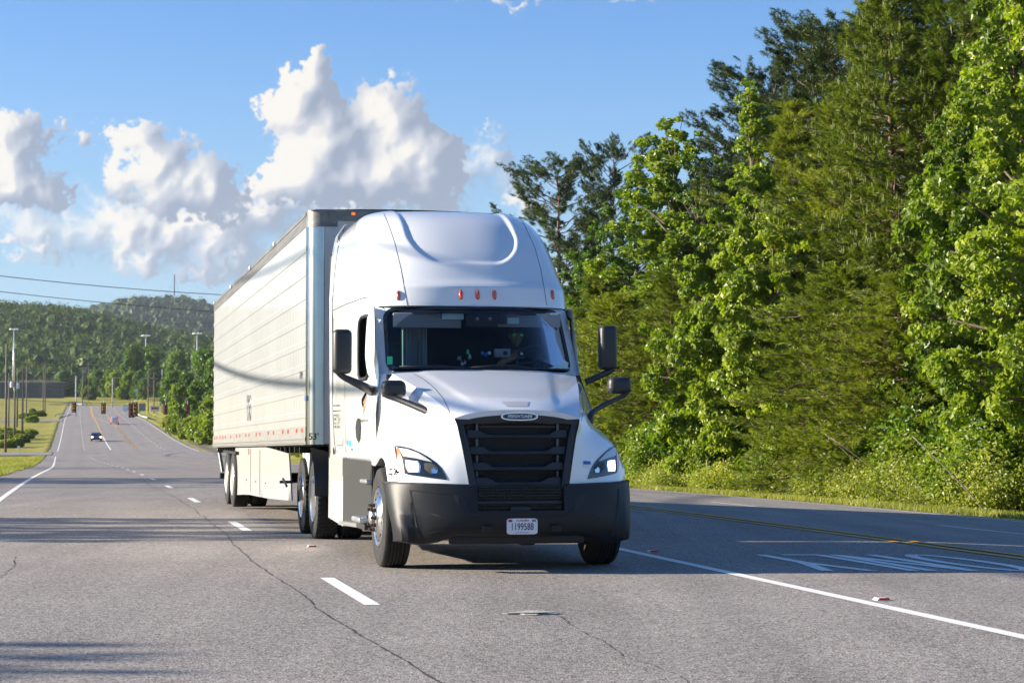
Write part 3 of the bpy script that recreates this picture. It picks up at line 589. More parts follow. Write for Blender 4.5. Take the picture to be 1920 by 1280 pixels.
UG = 'undergrowth along the right verge'; cnt = {}
ulab = ['yellow green bramble shrub on the right verge', 'taller leafy shrub on the right verge', 'low scrubby shrub on the right verge', 'deep green bush on the right verge']
for i in range(44):
    px = 1185 + i * 17.2 + r.normal(0, 5); k = ['s1', 's3', 's2', 's1', 's3', 's4', 's1'][i % 7]; t = 22.6 + r.uniform(0, 1.1) + (1.2 if k == 's4' else 0)
    tput(k, px, t, (r.uniform(.8, 1.15), r.uniform(.8, 1.15), r.uniform(.55, 1.05)), label=ulab[int(k[1]) - 1] + ', %s such from the truck' % ORD[cnt.setdefault(k, 0)], cat='shrub', group=UG); cnt[k] += 1
for i in range(24):
    px = 1000 + i * 40 + r.normal(0, 8); tput(['s4', 's2'][i % 2], px, 24.4 + r.uniform(0, 1.2), (1.15, 1.15, r.uniform(.8, 1.2)), label='tall bush right under the roadside trees, %s in its row from the truck' % ORD[i], cat='shrub', group='second row of undergrowth')
# bare leaning stems and the two dark trunks low on the right
M_stick = mat('bare_wood', (.23,.18,.13), .85, var=.3, scale=12)
def stick(x0, y0, x1, y1, t, w, lab):
    Y = rt(x0, t); pts = []
    for k in range(7):
        f = k / 6; X = x0 + (x1 - x0) * f; Yp = y0 + (y1 - y0) * f - 6 * math.sin(pi * f); pts.append(((X - 960) / F * Y, Y + .3 * f, CH - (Yp - HZ) * Y / F))
    b = MB(); b.tube(pts, [w * (1 - .5 * k / 6) for k in range(7)], 6); tag(b.build('bare_stem', M_stick, smooth=True), lab, 'stem', 'bare stems leaning out of the undergrowth')
stick(1857,972,1715,818,22.0,.02,'long bare stem leaning from the verge at the lower right of the wood'); stick(1708,944,1560,820,22.6,.016,'bare stem left of the longest one'); stick(1642,912,1548,812,23.0,.014,'short bare stem in the undergrowth, middle one')
stick(1598,846,1550,812,23.0,.014,'shortest bare stem, leftmost of the leaning ones'); stick(1330,930,1326,862,22.4,.05,'grey upright bare trunk at the road edge'); stick(1284,922,1276,866,22.6,.06,'dark upright bare trunk left of the grey one')
# verge grass: blades
def blades(name, n, fpos, h, m, r):
    P = fpos(n, r); k = len(P); th = r.uniform(0, 2 * pi, k); a = np.stack([np.cos(th), np.sin(th), np.zeros(k)], 1); hh = (h * r.uniform(.4, 1.3, k))[:, None]
    w = .012 + .0 * hh; lean = r.normal(0, .35, (k, 3)) * hh; lean[:, 2] = 0
    V = np.stack([P - a * w, P + a * w, P + lean + np.array([0, 0, 1]) * hh], 1).reshape(-1, 3)
    return tag(npmesh(name, V, np.arange(k)[:, None] * 3 + [[0, 1, 2]], m), kind='stuff')
M_grass = leafmat('grass_blade', (.16,.19,.03), (.36,.34,.08), .35, .3, .8, 0)
def verge(n, r):
    Y = r.uniform(26, 110, n); t = 20.1 + np.abs(r.normal(0, 1.3, n)); X = xl(Y) + 1.0235 * t; return np.stack([X, Y, terrain(X, Y) - .01], 1)
o = blades('verge_grass', 60000, verge, .13, M_grass, r); tag(o, 'short rough grass between the asphalt edge and the undergrowth on the right', 'grass')
def vergeL(n, r):
    Y = 5 + 240 * r.uniform(0, 1, n) ** 1.5; t = -1.3 - r.uniform(0, 1, n) ** 1.6 * 14; X = xl(Y) + 1.0235 * t; return np.stack([X, Y, terrain(X, Y) - .01], 1)
o = blades('verge_grass', 90000, vergeL, .15, M_grass, r); tag(o, 'mown grass beside the left edge of the road', 'grass')
# trees left of the road, outside the picture, that throw the long shadows on the lanes
for i, (X, Y, k, s) in enumerate([(-24,9.4,'b4',.42),(-25,11.2,'b1',.46),(-26,12.5,'b4',.44),(-20,10.2,'s4',1.3),(-26,25.8,'b4',.46),(-25,27.2,'b2',.62),(-26,28.6,'b1',.47),(-27,30.2,'b4',.45),(-25,31.2,'b2',.56),(-45,59,'b4',.72),(-40,62,'b2',.9),(-42,65.5,'b4',.7),(-38,52,'b5',.6),(-62,105,'b4',.8),(-58,112,'b2',.9),(-64,118,'b1',.8),(-75,185,'b4',.7),(-80,200,'b2',.8)]):
    put(k, X, Y, s, i, '%s tree left of the photo, throwing a long shadow on the lanes' % ORD[i], group='trees left of the road outside the photo')
# ------------------------------------------------------------------ far wood on the hills
M_far = leafmat('hill_wood', (.03,.058,.012), (.12,.165,.024), .15, .1, .035, 0)
M_far2 = leafmat('far_hill_wood', (.03,.06,.02), (.07,.11,.028), .12, .1, .03, 0)
def crowns(name, pts, size, m, r, cards=170, label=None):
    bm = bmesh.new(); bmesh.ops.create_icosphere(bm, subdivisions=2, radius=1); bv = np.array([v.co for v in bm.verts]); bf = np.array([[v.index for v in f.verts] for f in bm.faces]); bm.free()
    n = len(pts); s = size * r.uniform(.6, 1.35, n); hs = s * r.uniform(.9, 1.5, n); V = []; Fq = []
    dv = bv[None] * (1 + r.normal(0, .16, (n, len(bv), 1))); dv = dv * np.stack([s * .33, s * .33, hs * .33], 1)[:, None]; c = pts + np.stack([0 * s, 0 * s, hs * .35], 1)
    V1 = (dv + c[:, None]).reshape(-1, 3); F1 = (np.arange(n)[:, None, None] * len(bv) + bf[None]).reshape(-1, 3)
    d = r.normal(size=(n, cards, 3)); d /= np.linalg.norm(d, axis=2)[..., None]; P = (c[:, None] + d * np.stack([s * .5, s * .5, hs * .5], 1)[:, None] * r.uniform(.6, 1.04, (n, cards, 1))).reshape(-1, 3)
    V2, F2 = leaves(P, size * .068, r); return npmesh(name, np.concatenate([V1, V2]), [np.concatenate([F1, F2 + len(V1)])], m)
r = np.random.default_rng(77)
def scatter(n, px0, px1, Y0, Y1, pw=1.0):
    Y = Y0 + (Y1 - Y0) * r.uniform(0, 1, n) ** pw; px = r.uniform(px0, px1, n); X = (px - 960) / F * Y; return np.stack([X, Y, terrain(X, Y)], 1)
o = crowns('hill_forest', np.concatenate([scatter(5200, -260, 640, 905, 1760, .8), scatter(700, 640, 1200, 905, 1760), scatter(2600, -1700, -260, 905, 1760, .8)]), 11, M_far, r); tag(o, 'dense green forest covering the hill beyond the road', 'forest', kind='stuff')
o = crowns('ridge_forest', scatter(3800, -250, 800, 2450, 3010, .6), 15, M_far2, r, 60); tag(o, 'dark bluish forest on the farther rounded ridge', 'forest', kind='stuff')
# ------------------------------------------------------------------ middle distance: bushes and trees as single things
def lowtree(key, h, rad, seed, m, n=5200, leaf=.33, tr=True):
    r = np.random.default_rng(seed); root = thing('roadside_tree' if tr else 'bush', None, None); b = MB(); b.tube([(0, 0, 0), (.1, 0, h * .4), (0, .1, h * .8)], [.16, .11, .04], 6)
    P = []; L = 26
    for k in range(L):
        f = (k + .5) / L; z = h * (.12 + .86 * f); q = rad * math.sin(pi * (.18 + .74 * f)) ** .6 * r.uniform(.35, 1.15); th = k * 2.4; e = np.array([q * math.cos(th), q * math.sin(th), z]); b.tube([(0, 0, z * .7), tuple(e)], [.05, .015], 4, False)
        c = rad * r.uniform(.18, .46); nl = n // L; d = r.normal(size=(nl, 3)); d /= np.linalg.norm(d, axis=1)[:, None]; P.append(e * .72 + np.array([0, 0, z * .28]) + d * c * r.uniform(.4, 1, (nl, 1)) ** .5)
    b.build('trunk' if tr else 'stems', M_bark, root, fix=False); P = np.concatenate(P); V, Fq = leaves(P, leaf, r); npmesh('crown' if tr else 'foliage', V, Fq, m, root); T[key] = root
lowtree('m1', 9, 3.4, 31, M_leafB); lowtree('m2', 8, 3.0, 32, M_leafA); lowtree('m3', 4.2, 2.9, 33, M_leafA, tr=False); lowtree('m4', 3, 2.6, 34, M_leafY, tr=False); lowtree('m5', 11, 3.2, 35, M_leafB)
def fput(key, px, Y, s, label, group, **kw):
    X = (px - 960) / F * Y; return put(key, X, Y, s, (px * 1.3) % 6.28, label=label, group=group, **kw)
G1 = 'trees and bushes right of the road ahead of the trailer'
for i, (k, px, Y, s, lab) in enumerate([
 ('m3',392,318,.8,'bright bush beside the rear corner of the trailer, above the verge'),('m3',404,330,1.1,'bright yellow green bush touching the trailer edge'),('m3',376,335,.85,'bright bush left of the one touching the trailer'),('m4',358,350,1.05,'low bush above the gravel shoulder'),('m3',338,372,.8,'dark low bush right of the curved guard rail'),('m4',325,398,.95,'lowest bush at the left end of the right hand thicket'),
 ('m2',398,372,.85,'tree rising behind the bright bushes at the trailer edge'),('m1',372,430,1.0,'rounded tree behind the bright bushes'),('m5',352,500,1.0,'darker tree left of the tall lamp mast on the right'),('m2',338,470,1.0,'tree between two utility poles on the right'),('m5',405,470,1.25,'tall tree partly hidden by the trailer'),('m1',420,380,1.3,'tree hidden behind the trailer rear corner'),('m5',385,520,1.5,'tall tree on the rise behind the right thicket'),('m1',325,560,1.3,'tree behind the red and white banner')]):
    fput(k, px, Y, s, lab, G1, cat='bush' if k in ('m3', 'm4') else 'tree')
for i in range(22):
    px = [268,282,296,310,246,258,230,214,198,182,168,275,290,305,256,240,222,206,190,176,160,318][i]; Y = 780 + (i % 5) * 16 + i * 2
    fput(['m1', 'm5', 'm3', 'm2'][i % 4], px, Y, .95 + .12 * (i % 4), 'leafy tree in the belt beyond the crest of the road, %s counted from the left' % ORD[sorted([268,282,296,310,246,258,230,214,198,182,168,275,290,305,256,240,222,206,190,176,160,318]).index(px)], 'tree belt beyond the crest', cat='tree')
for px, Y, s, k, lab in [(252,820,1.9,'m5','big dark tree standing higher than the belt right of the crest'),(268,840,2.0,'m1','broad dark tree beside the middle lamp mast'),(285,830,1.8,'m5','tall dark tree right of the middle lamp mast'),(330,760,1.7,'m5','tall tree on the skyline of the right thicket'),(395,700,1.9,'m1','large tree next to the trailer top rail'),(375,720,1.7,'m5','large tree under the right lamp mast')]:
    fput(k, px, Y, s, lab, 'large trees right of the crest')
G2 = 'bushes left of the road'
for k, px, Y, s, lab in [('m4',-6,330,.8,'dark round bush at the left edge of the photo'),('m4',12,300,.6,'bush at the foot of the nearest utility pole'),('m4',26,305,.65,'bush between the left utility poles'),('m4',50,352,.6,'bush on the bank right of the left poles'),('m4',42,330,.7,'low scrub among the left poles'),('m4',57,372,.6,'low bush nearest the road on the left bank'),('m3',60,470,.6,'bush above the upper side street'),('m1',62,560,.42,'small dark tree in front of the grey building'),('m3',75,560,.6,'bush right of the small dark tree'),('m4',48,520,.7,'bush left of the small dark tree'),('m4',30,345,.8,'scrub behind the left poles'),('m4',8,355,.9,'scrub near the left photo edge, behind the dark round bush')]:
    fput(k, px, Y, (s * 1.15, s * 1.0, s * .62), lab, G2, cat='bush')
# ------------------------------------------------------------------ poles
M_wood = mat('pole_wood', (.17,.14,.11), .85, var=.25, scale=3); M_conc = mat('concrete_pole', (.5,.49,.46), .7, var=.1, scale=3); M_galv = mat('galvanised_steel', (.58,.6,.62), .45, metal=.5, var=.08, scale=6)
M_wire = mat('cable_black', (.035,.035,.04), .5); M_can = mat('transformer_grey', (.62,.64,.66), .5, var=.05); M_ins = mat('insulator', (.45,.42,.4), .3)
def zy(py, Y): return CH - (py - HZ) * Y / F
tops = {}
def upole(px, Y, ytop, lab, arms=1, can=0, m=None, key=None, arm_w=2.2):
    X = (px - 960) / F * Y; z0 = tz(X, Y) - .3; h = zy(ytop, Y) - z0; root = thing('utility_pole', lab, 'pole', (X, Y, z0), 0, 'utility poles along the road')
    b = MB(); b.tube([(0, 0, 0), (0, 0, h)], [.19, .12], 10); b.build('pole', m or M_wood, root, smooth=True)
    for a in range(arms):
        c = MB(); c.box((0, -.14, h - .7 - a * 1.4), (arm_w, .1, .12)); ca = c.build('cross_arm', M_wood, root)
        for sx in (-.46, -.2, .2, .46):
            q = MB(); q.lathe([(0, .05), (.06, .07), (.12, .04), (.2, .03)], 8, 'z', (sx * arm_w, -.14, h - .64 - a * 1.4)); q.build('insulator', M_ins, ca)
    for a in range(can):
        c = MB(); c.lathe([(0, .26), (.06, .3), (.85, .3), (.95, .2), (1.0, .08)], 14, 'z', (-.52 if a == 0 else .5, 0, h * .62 - (0 if a == 0 else .2))); c.build('transformer', M_can, root, smooth='auto')
    tops[key or px] = Vector((X, Y, z0 + h)); return root
upole(11.7,272,644,'nearest wooden utility pole at the left edge of the photo',0,0,key='a'); upole(17,430,700,'short pole seen just right of the nearest utility pole',0,0,key='a2')
upole(28,330,661,'wooden utility pole with two grey transformer cans',0,2,key='b'); upole(33,430,690,'pole right behind the one with the transformer cans',0,1,key='c'); upole(43,330,690,'left pole with short top, fourth from the photo edge',0,0,key='d')
upole(50,500,682,'pole standing above the upper side street',0,0,key='e'); upole(85,600,680,'pole in front of the grey building, right one of a pair',0,0,key='f'); upole(81.5,606,682,'pole in front of the grey building, left one of a pair',0,0,key='g')
upole(155,735,687,'wooden pole beside the road crest',1,0,key='h'); upole(166,790,680,'pole behind the crest, left of the street light',1,0,key='i')
upole(278,640,698,'pole left of the red and white banner',0,0,key='j'); upole(289,600,697,'pole with crossarms behind the banner',2,0,key='k',arm_w=2.6); upole(304,600,692,'light grey pole right of the banner',0,0,M_conc,key='l'); upole(301,690,712,'shorter pole behind the light grey one',0,0,key='m')
upole(326,650,695,'pole among the trees, left of two',0,0,key='n'); upole(337,600,693,'pole among the trees, right of two',1,0,key='o'); upole(366,520,690,'pole with wires swinging to the trailer edge',1,0,key='p')
def conc_pole(px, Y, ytop, lab, arm=False):
    X = (px - 960) / F * Y; z0 = tz(X, Y) - .2; h = zy(ytop, Y) - z0; root = thing('street_light' if arm else 'signal_pole', lab, 'street light' if arm else 'pole', (X, Y, z0))
    b = MB(); b.tube([(0, 0, 0), (0, 0, h)], [.22, .15], 12); b.build('pole', M_conc, root, smooth=True)
    if arm:
        b = MB(); b.tube([(0, 0, h - .3), (1, 0, h + .05), (2, 0, h)], .06, 8); b.build('arm', M_galv, root, smooth=True)
        b = MB(); b.box((2.3, 0, h), (.8, .3, .14), .05); b.build('lamp_head', M_galv, root)
conc_pole(142.5, 560, 705, 'pale concrete signal pole behind the leftmost traffic signal'); conc_pole(211, 700, 708, 'concrete street light pole with a short arm at the road crest', True)
def mast(px, Y, ytop, lab):
    X = (px - 960) / F * Y; z0 = tz(X, Y) - .3; h = zy(ytop, Y) - z0; root = thing('high_mast_light', lab, 'light mast', (X, Y, z0), 0, 'high mast lights')
    b = MB(); b.tube([(0, 0, 0), (0, 0, h)], [.42, .2], 12); b.build('pole', M_galv, root, smooth=True)
    b = MB(); b.lathe([(-.3, .9), (-.1, 1.0), (.1, .9)], 14, 'z', (0, 0, h)); b.build('ring', M_galv, root)
    for k in range(6):
        c = MB(); t = k * pi / 3; c.lathe([(0, .5), (.35, .42), (.6, .15)], 8, 'z', (1.5 * math.cos(t), 1.5 * math.sin(t), h - .25)); c.build('lamp_head', M_can, root)
mast(25, 800, 617, 'tall high mast light at the left edge of the photo'); mast(273, 830, 629, 'high mast light in the middle, above the far trees'); mast(369, 760, 625, 'high mast light beside the trailer')
# radio mast on the ridge
X = (325.5 - 960) / F * 3000; b = MB(); b.tube([(0, 0, 0), (0, 0, 32)], [1.0, .7], 5); [b.tube([(0, 0, z), (s * 9, 0, 0)], .12, 3) for z in (28,) for s in (-1, 1)]
tag(b.build('radio_mast', M_wire, loc=(X, 3000, zy(550, 3000) - 3)), 'thin radio mast standing on the far ridge', 'mast')
# ------------------------------------------------------------------ overhead cables
def cable(a, b, sag, rad, lab, grp='overhead cables', n=40):
    a = Vector(a); b = Vector(b); m = MB(); m.tube([a.lerp(b, k / n) + Vector((0, 0, -4 * sag * (k / n) * (1 - k / n))) for k in range(n + 1)], rad, 5); return tag(m.build('overhead_cable', M_wire, smooth=True), lab, 'cable', grp)
def at(px, py, Y): return Vector(((px - 960) / F * Y, Y, zy(py, Y)))
# the two cables across the sky span the road a little behind the truck's trailer and run on to the right
cable(at(-420, 458, 120), at(1100, 540, 170), 1.9, .026, 'upper black cable crossing the sky left of the truck')
cable(at(-420, 488, 120), at(900, 594, 175), 1.2, .024, 'lower black cable crossing the sky left of the truck')
cable(at(-200, 540, 300), at(620, 590, 300), 3.0, .022, 'faint cable hanging in front of the hill forest')
# utility line left of the lanes: its wires draw the soft shadow bands on the trailer, cab and hood
def lp(Y, z): return (float(xl(Y)) - 8.8, Y, z)
PY = [-19, 55, 129, 203]
for a_, (Ya, Yb) in enumerate(zip(PY, PY[1:] + [272])):
    cable(lp(Ya, 8.1), lp(Yb, 8.1 if Yb < 272 else 6.6), 2.2, .055, 'thick low cable of the roadside line left of the photo, %s span' % ORD[a_], 'roadside line outside the photo'); cable(lp(Ya, 9.6), lp(Yb, 9.6 if Yb < 272 else 8.5), 2.0, .03, 'upper cable of the roadside line left of the photo, %s span' % ORD[a_], 'roadside line outside the photo')
for Y_ in PY: upole(960 + F * lp(Y_, 0)[0] / Y_ if Y_ > 0 else 0, Y_, 0, 'utility pole left of the photo', 1, 0, key='x%d' % Y_) if False else None
for i_, Y_ in enumerate(PY):
    X_, _, _ = lp(Y_, 0); z0_ = tz(X_ - .3, Y_); root = thing('utility_pole', '%s utility pole of the roadside line left of the photo' % ORD[i_], 'pole', (X_ - .3, Y_, z0_ - .3), 0, 'utility poles outside the photo'); b = MB(); b.tube([(0, 0, 0), (0, 0, 11)], [.17, .12], 10); b.build('pole', M_wood, root, smooth=True); b = MB(); b.box((0, -.14, 9.9), (2.2, .1, .12)); b.build('cross_arm', M_wood, root)
PN = dict(e='side street pole', g='grey building pole', f='right building pole', h='crest pole', i='pole behind the crest', j='banner pole', k='crossarm pole', o='right tree pole', n='left tree pole', p='trailer side pole')
def between(k1, k2, dz, sag, lab): cable(tops[k1] + Vector((0, 0, dz)), tops[k2] + Vector((0, 0, dz)), sag, .035, lab, 'wires strung between the far utility poles', 16)
for k1, k2 in [('e','g'),('f','h'),('h','i'),('j','k'),('k','o'),('o','p'),('n','p')]:
    for q, dz in enumerate((-.3, -1.6, -3.0)): between(k1, k2, dz, 1.6, ['top wire', 'middle wire', 'bottom wire'][q] + ' from the %s to the %s' % (PN[k1], PN[k2]))
for q, (y0, y1) in enumerate([(697,720),(705,738),(712,756),(700,715)]): cable(at(366, y0, 520), at(500, y1 - 20, 300), 3.0, .04, 'wire sagging from the pole on the right towards the trailer, number %s from the top' % ['one','two','three','four'][q], 'wires swinging to the trailer edge', 16)
for q, py in enumerate((706, 711, 717, 724)): cable(at(50, py - 14, 500), at(165, py - 20, 790), 4.0, .06, ['top', 'second', 'third', 'lowest'][q] + ' of the long black wires in front of the far trees', 'black wires before the crest', 20)
# ------------------------------------------------------------------ traffic signals
M_sigy = mat('signal_yellow', (.62,.36,.10), .5); M_sigb = mat('signal_black', (.015,.014,.014), .5); M_lens = mat('dark_lens', (.10,.05,.03), .3)
M_sigr = mat('signal_red_brown', (.32,.08,.04), .5)
def signal(px, py0, py1, Y, lab, body=None, grp='traffic signals hung over the near crossing', plate=True):
    h = (py1 - py0) * Y / F; X = (px - 960) / F * Y; z = zy((py0 + py1) / 2, Y); root = thing('traffic_signal', lab, 'traffic signal', (X, Y, z), 0, grp); w = h * .36
    b = MB(); b.box((0, 0, 0), (w * .62, .22, h * .92), .03); b.build('housing', body or M_sigy, root)
    if plate: b = MB(); b.box((0, .03, 0), (w * 1.28, .03, h * 1.12), .01); b.build('backplate', M_sigb, root)
    for k in (-1, 0, 1):
        c = MB(); c.lathe([(-.13, h * .105), (-.118, h * .08), (-.112, .001)], 16, 'y', (0, 0, k * h * .3)); le = c.build('lens', M_lens, root, smooth=True)
        v = MB(); v.grid([[(h * .13 * math.cos(t), y, k * h * .3 + h * .13 * math.sin(t)) for t in np.linspace(-.3, pi + .3, 9)] for y in (-.32, -.11)]); v.build('visor', body or M_sigy, le)
    b = MB(); b.tube([(0, 0, h * .5), (0, 0, h * .5 + .5)], .03, 6); b.build('hanger', M_galv, root); return root
signal(139, 754, 772, 255, 'leftmost yellow traffic signal over the near crossing'); signal(194.5, 756, 774.5, 255, 'second yellow traffic signal, over the middle lanes')
signal(253.5, 756, 779, 255, 'yellow traffic signal in the pair right of the silver car'); signal(247, 757, 781, 257.5, 'brown signal half hidden behind the yellow one of the pair', M_sigr)
signal(310.5, 759, 776, 262, 'brown traffic signal in front of the right utility poles', M_sigr); signal(352, 758, 775, 262, 'rightmost brown traffic signal near the trailer', M_sigr)
FG = 'small signals at the far crossing'
for px, lab, bm_ in [(168.5,'small distant signal left of the street light, leftmost',M_sigy),(182.5,'small distant signal left of the street light, middle one',M_sigy),(202.5,'small distant signal touching the street light pole',M_sigy),(263,'small red brown distant signal beside the white sign',M_sigr),(274,'small red brown distant signal, middle right',M_sigr),(287,'small red brown distant signal, far right',M_sigr)]:
    signal(px, 727, 736, 560, lab, bm_, FG, False)
cable(at(-40, 742, 255), at(400, 742, 262), .9, .03, 'span wire that carries the near traffic signals', 'signal span wires'); cable(at(140, 716, 560), at(305, 716, 560), .8, .05, 'span wire that carries the far traffic signals', 'signal span wires')
# ------------------------------------------------------------------ signs, rails, building
M_signb = mat('sign_pale_blue', (.45,.58,.68), .5); M_signg = mat('sign_grey', (.22,.24,.26), .6); M_bann = mat('banner_white', (.75,.72,.7), .6); M_red = mat('banner_red', (.5,.06,.06), .6)
def board(px, py, w, h, Y, m, lab, name='road_sign', legs=2, m2=None):
    X = (px - 960) / F * Y; z = zy(py, Y); root = thing(name, lab, 'sign', (X, Y, z)); W_, H_ = w * Y / F, h * Y / F
    b = MB(); b.box((0, 0, 0), (W_, .06, H_)); b.build('panel', m, root)
    if m2: b = MB(); b.box((0, -.05, H_ * .1), (W_ * .8, .04, H_ * .4)); b.build('lettering_band', m2, root)
    zt = tz(X, Y) - z - .2
    for s in ((-1, 1) if legs == 2 else (0,)): b = MB(); b.tube([(s * W_ * .38, .06, H_ / 2), (s * W_ * .38, .06, min(zt, -H_ / 2))], .05, 6); b.build('post', M_galv, root)
board(236, 765, 10, 11, 610, M_signb, 'pale blue sign board on the right verge near the crest', m2=M_bann); board(267, 763, 13, 15, 560, M_signg, 'dark grey sign board back beside the pair of signals'); board(291, 766, 17, 10, 560, M_bann, 'white banner with a red band between the utility poles', 'banner', 2, M_red)
board(257, 731, 4, 6, 560, M_signb, 'small white sign hanging by the far red brown signals', 'hanging_sign', 1); board(36, 838, 5, 5, 262, M_bann, 'small white yard sign on the left grass below the poles', 'yard_sign', 1)
def rail(pts, lab):
    b = MB(); root = thing('guard_rail', lab, 'guard rail'); P = [Vector((x, y, tz(x, y) + .6)) for x, y in pts]
    prof = [(-.16, 0), (-.1, -.06), (-.03, 0), (.03, 0), (.1, -.06), (.16, 0)]; b.grid([[tuple(p + Vector((0, dy, dz))) for dz, dy in prof] for p in P]); b.build('rail', M_galv, root)
    for i in range(0, len(P), 2): c = MB(); c.box(tuple(P[i] + Vector((0, .12, -.3))), (.15, .12, .9)); c.build('post', M_galv, root)
def rx(px, Y): return ((px - 960) / F * Y, Y)
rail([rx(92 + k * 4.9, 740 + k * 1) for k in range(17)], 'long straight guard rail beyond the left verge near the crest'); rail([rx(p, y) for p, y in [(121,600),(117,580),(112,566),(107,552),(104,540),(103,528)]], 'curved guard rail end left of the road')
rail([rx(p, y) for p, y in [(259,560),(262,540),(266,520),(271,508),(277,500)]], 'curved guard rail end right of the road')
M_bld = mat('building_dark_grey', (.085,.088,.10), .7, var=.12, scale=.5); M_roof = mat('building_tan_roof', (.42,.33,.24), .7)
Y = 745; x0, x1 = (-40 - 960) / F * Y, (115 - 960) / F * Y; z0, z1 = zy(741, Y), zy(717, Y)
root = thing('warehouse', 'long low dark grey building with a tan roof line at the left edge', 'building', ((x0 + x1) / 2, Y, z0 - 1)); w = x1 - x0; hh = z1 - z0 + 1
b = MB(); b.box((0, 2.5, hh / 2), (w, 5, hh)); b.build('wall', M_bld, root)
for k in range(12): c = MB(); c.box((-w / 2 + (k + .5) * w / 12, -.06, hh / 2), (.25, .12, hh * .98)); c.build('pilaster', M_bld, root)
b = MB(); b.prism([(-w / 2 - .4, hh), (-w / 2 - .4, hh + .35), (w * .22, hh + 1.1), (w / 2 + .3, hh + .35), (w / 2 + .3, hh)], 5.6, 'y', -.3); b.build('roof', M_roof, root)
# ------------------------------------------------------------------ the distant cars
M_cblk = mat('black_car_paint', (.012,.013,.016), .25, coat=1); M_cslv = mat('silver_car_paint', (.62,.62,.62), .3, metal=.1, coat=1); M_cwht = mat('white_car_paint', (.75,.75,.75), .3, coat=1)
M_cgl = mat('car_glass', (.02,.03,.035), .08, spec=.8); M_tyre0 = mat('car_tyre', (.02,.02,.02), .8); M_rim0 = mat('car_rim', (.5,.5,.5), .3, metal=.9); M_lampw = mat('lit_headlamp', (1,.85,.55), .3, emit=(1,.78,.45), estr=4); M_lampr = mat('lit_tail_lamp', (.8,.03,.03), .3, emit=(1,.03,.02), estr=1.0)
M_platew = mat('plate_white', (.75,.75,.78), .5)
def car(lab, paint, X, Y, rz, L=4.7, Wd=1.84, H=1.46, suv=False, front_lit=False, rear_lit=False):
    """nose towards local -Y"""
    root = thing('car', lab, 'car', (X, Y, float(zr(Y)) + .01), rz); hw = Wd / 2
    if suv: prof = [(-L/2,.45),(-L/2+.03,.85),(-L*.28,1.05),(-L*.16,1.62),(-L*.02,H),(L*.38,H),(L*.47,1.55),(L/2-.02,1.0),(L/2,.45)]
    else: prof = [(-L/2,.35),(-L/2+.04,.68),(-L*.26,.92),(-L*.1,1.34),(0,H),(L*.2,H-.02),(L*.36,1.05),(L/2-.05,.98),(L/2,.4)]
    rows = []
    for k in range(9):
        s = -1 + k / 4; rows.append([(s * hw * (1 - .17 * max(0, (z - .8)) / .7 - (.06 if abs(y) > L * .46 else 0)), y + (abs(s) ** 3) * (.14 if y < 0 else -.14) * (abs(y) > L * .4), z - .05 * s * s) for y, z in prof])
    b = MB(); b.grid(rows); b.add([p for p in rows[0]] , [tuple(range(len(prof)))]); b.add([p for p in rows[-1]], [tuple(range(len(prof)))[::-1]]); b.box((0, 0, .34), (Wd * .96, L * .96, .24), .08); b.build('body', paint, root, smooth='auto')
    gz = (1.0, H - .08)
    yb, yt = (-L*.255, -L*.03) if suv else (-L*.245, -L*.01)
    b = MB(); b.add([(-hw*.86, yb, gz[0]+.0), (hw*.86, yb, gz[0]+.0), (hw*.72, yt-.0, gz[1]+.03), (-hw*.72, yt-.0, gz[1]+.03)], [(0,1,2,3)]); o = b.build('windscreen', M_cgl, root); o.location = (0, -.03, .03)
    ya, yc = (L*.475, L*.40) if suv else (L*.37, L*.22)
    b = MB(); b.add([(-hw*.82, ya, 1.08), (hw*.82, ya, 1.08), (hw*.7, yc, gz[1]+.0), (-hw*.7, yc, gz[1])], [(0,1,2,3)]); o = b.build('rear_window', M_cgl, root); o.location = (0, .035, .02)
    for s in (-1, 1):
        b = MB(); b.add([(s*hw*.95, -L*.2, 1.0), (s*hw*.95, L*.33, 1.02), (s*hw*.83, L*.24, gz[1]-.03), (s*hw*.83, -L*.02, gz[1]-.03)], [(0,1,2,3)]); o = b.build('side_window', M_cgl, root); o.location = (s*.012, 0, 0)
        for y in (-L*.3, L*.3):
            w_ = MB(); w_.lathe([(-.1,.2),(-.11,.31),(-.06,.34),(.06,.34),(.11,.31),(.1,.2)], 18, 'x', closed=False); wo = w_.build('wheel', M_tyre0, root, smooth='auto'); wo.location = (s*(hw-.12), y, .34); q = MB(); q.lathe([(s*.105,.2),(s*.12,.06),(s*.12,.001)], 12, 'x'); q.build('rim', M_rim0, wo)
        hl = MB(); hl.box((s*hw*.74, -L/2+.05, .70), (.36,.12,.15), .05); hl.build('headlight', M_lampw if front_lit else M_cgl, root)
        tl = MB(); tl.box((s*hw*.86, L/2-.02, .98), (.2,.1,.32 if suv else .18), .03); tl.build('tail_light', M_lampr if rear_lit else M_sigr, root)
        mr_ = MB(); mr_.box((s*(hw+.1), -L*.17, 1.03), (.2,.1,.13), .04); mr_.build('mirror', paint, root)
    b = MB(); b.box((0, -L/2-.01, .62), (Wd*.5,.04,.14), .02); b.build('grille', M_sigb, root)
    b = MB(); b.box((0, L/2+.01, .78), (.31,.03,.16)); b.build('licence_plate', M_platew, root); return root
Y = 336; car('small black car with lit headlights coming up behind the truck', M_cblk, (181.5 - 960) / F * Y, Y, -R(-12.7), front_lit=True)
Y = 450; car('silver estate car driving away with red tail lights lit', M_cslv, (215.5 - 960) / F * Y, Y, R(12.5) + pi, 4.7, 1.95, 1.75, True, rear_lit=True)
bpy.data.objects[-1] if False else None
Y = 742; car('white car turning on the crest behind the leftmost traffic signal', M_cwht, (152 - 960) / F * Y, Y, R(80), 4.6, 1.85, 1.5)
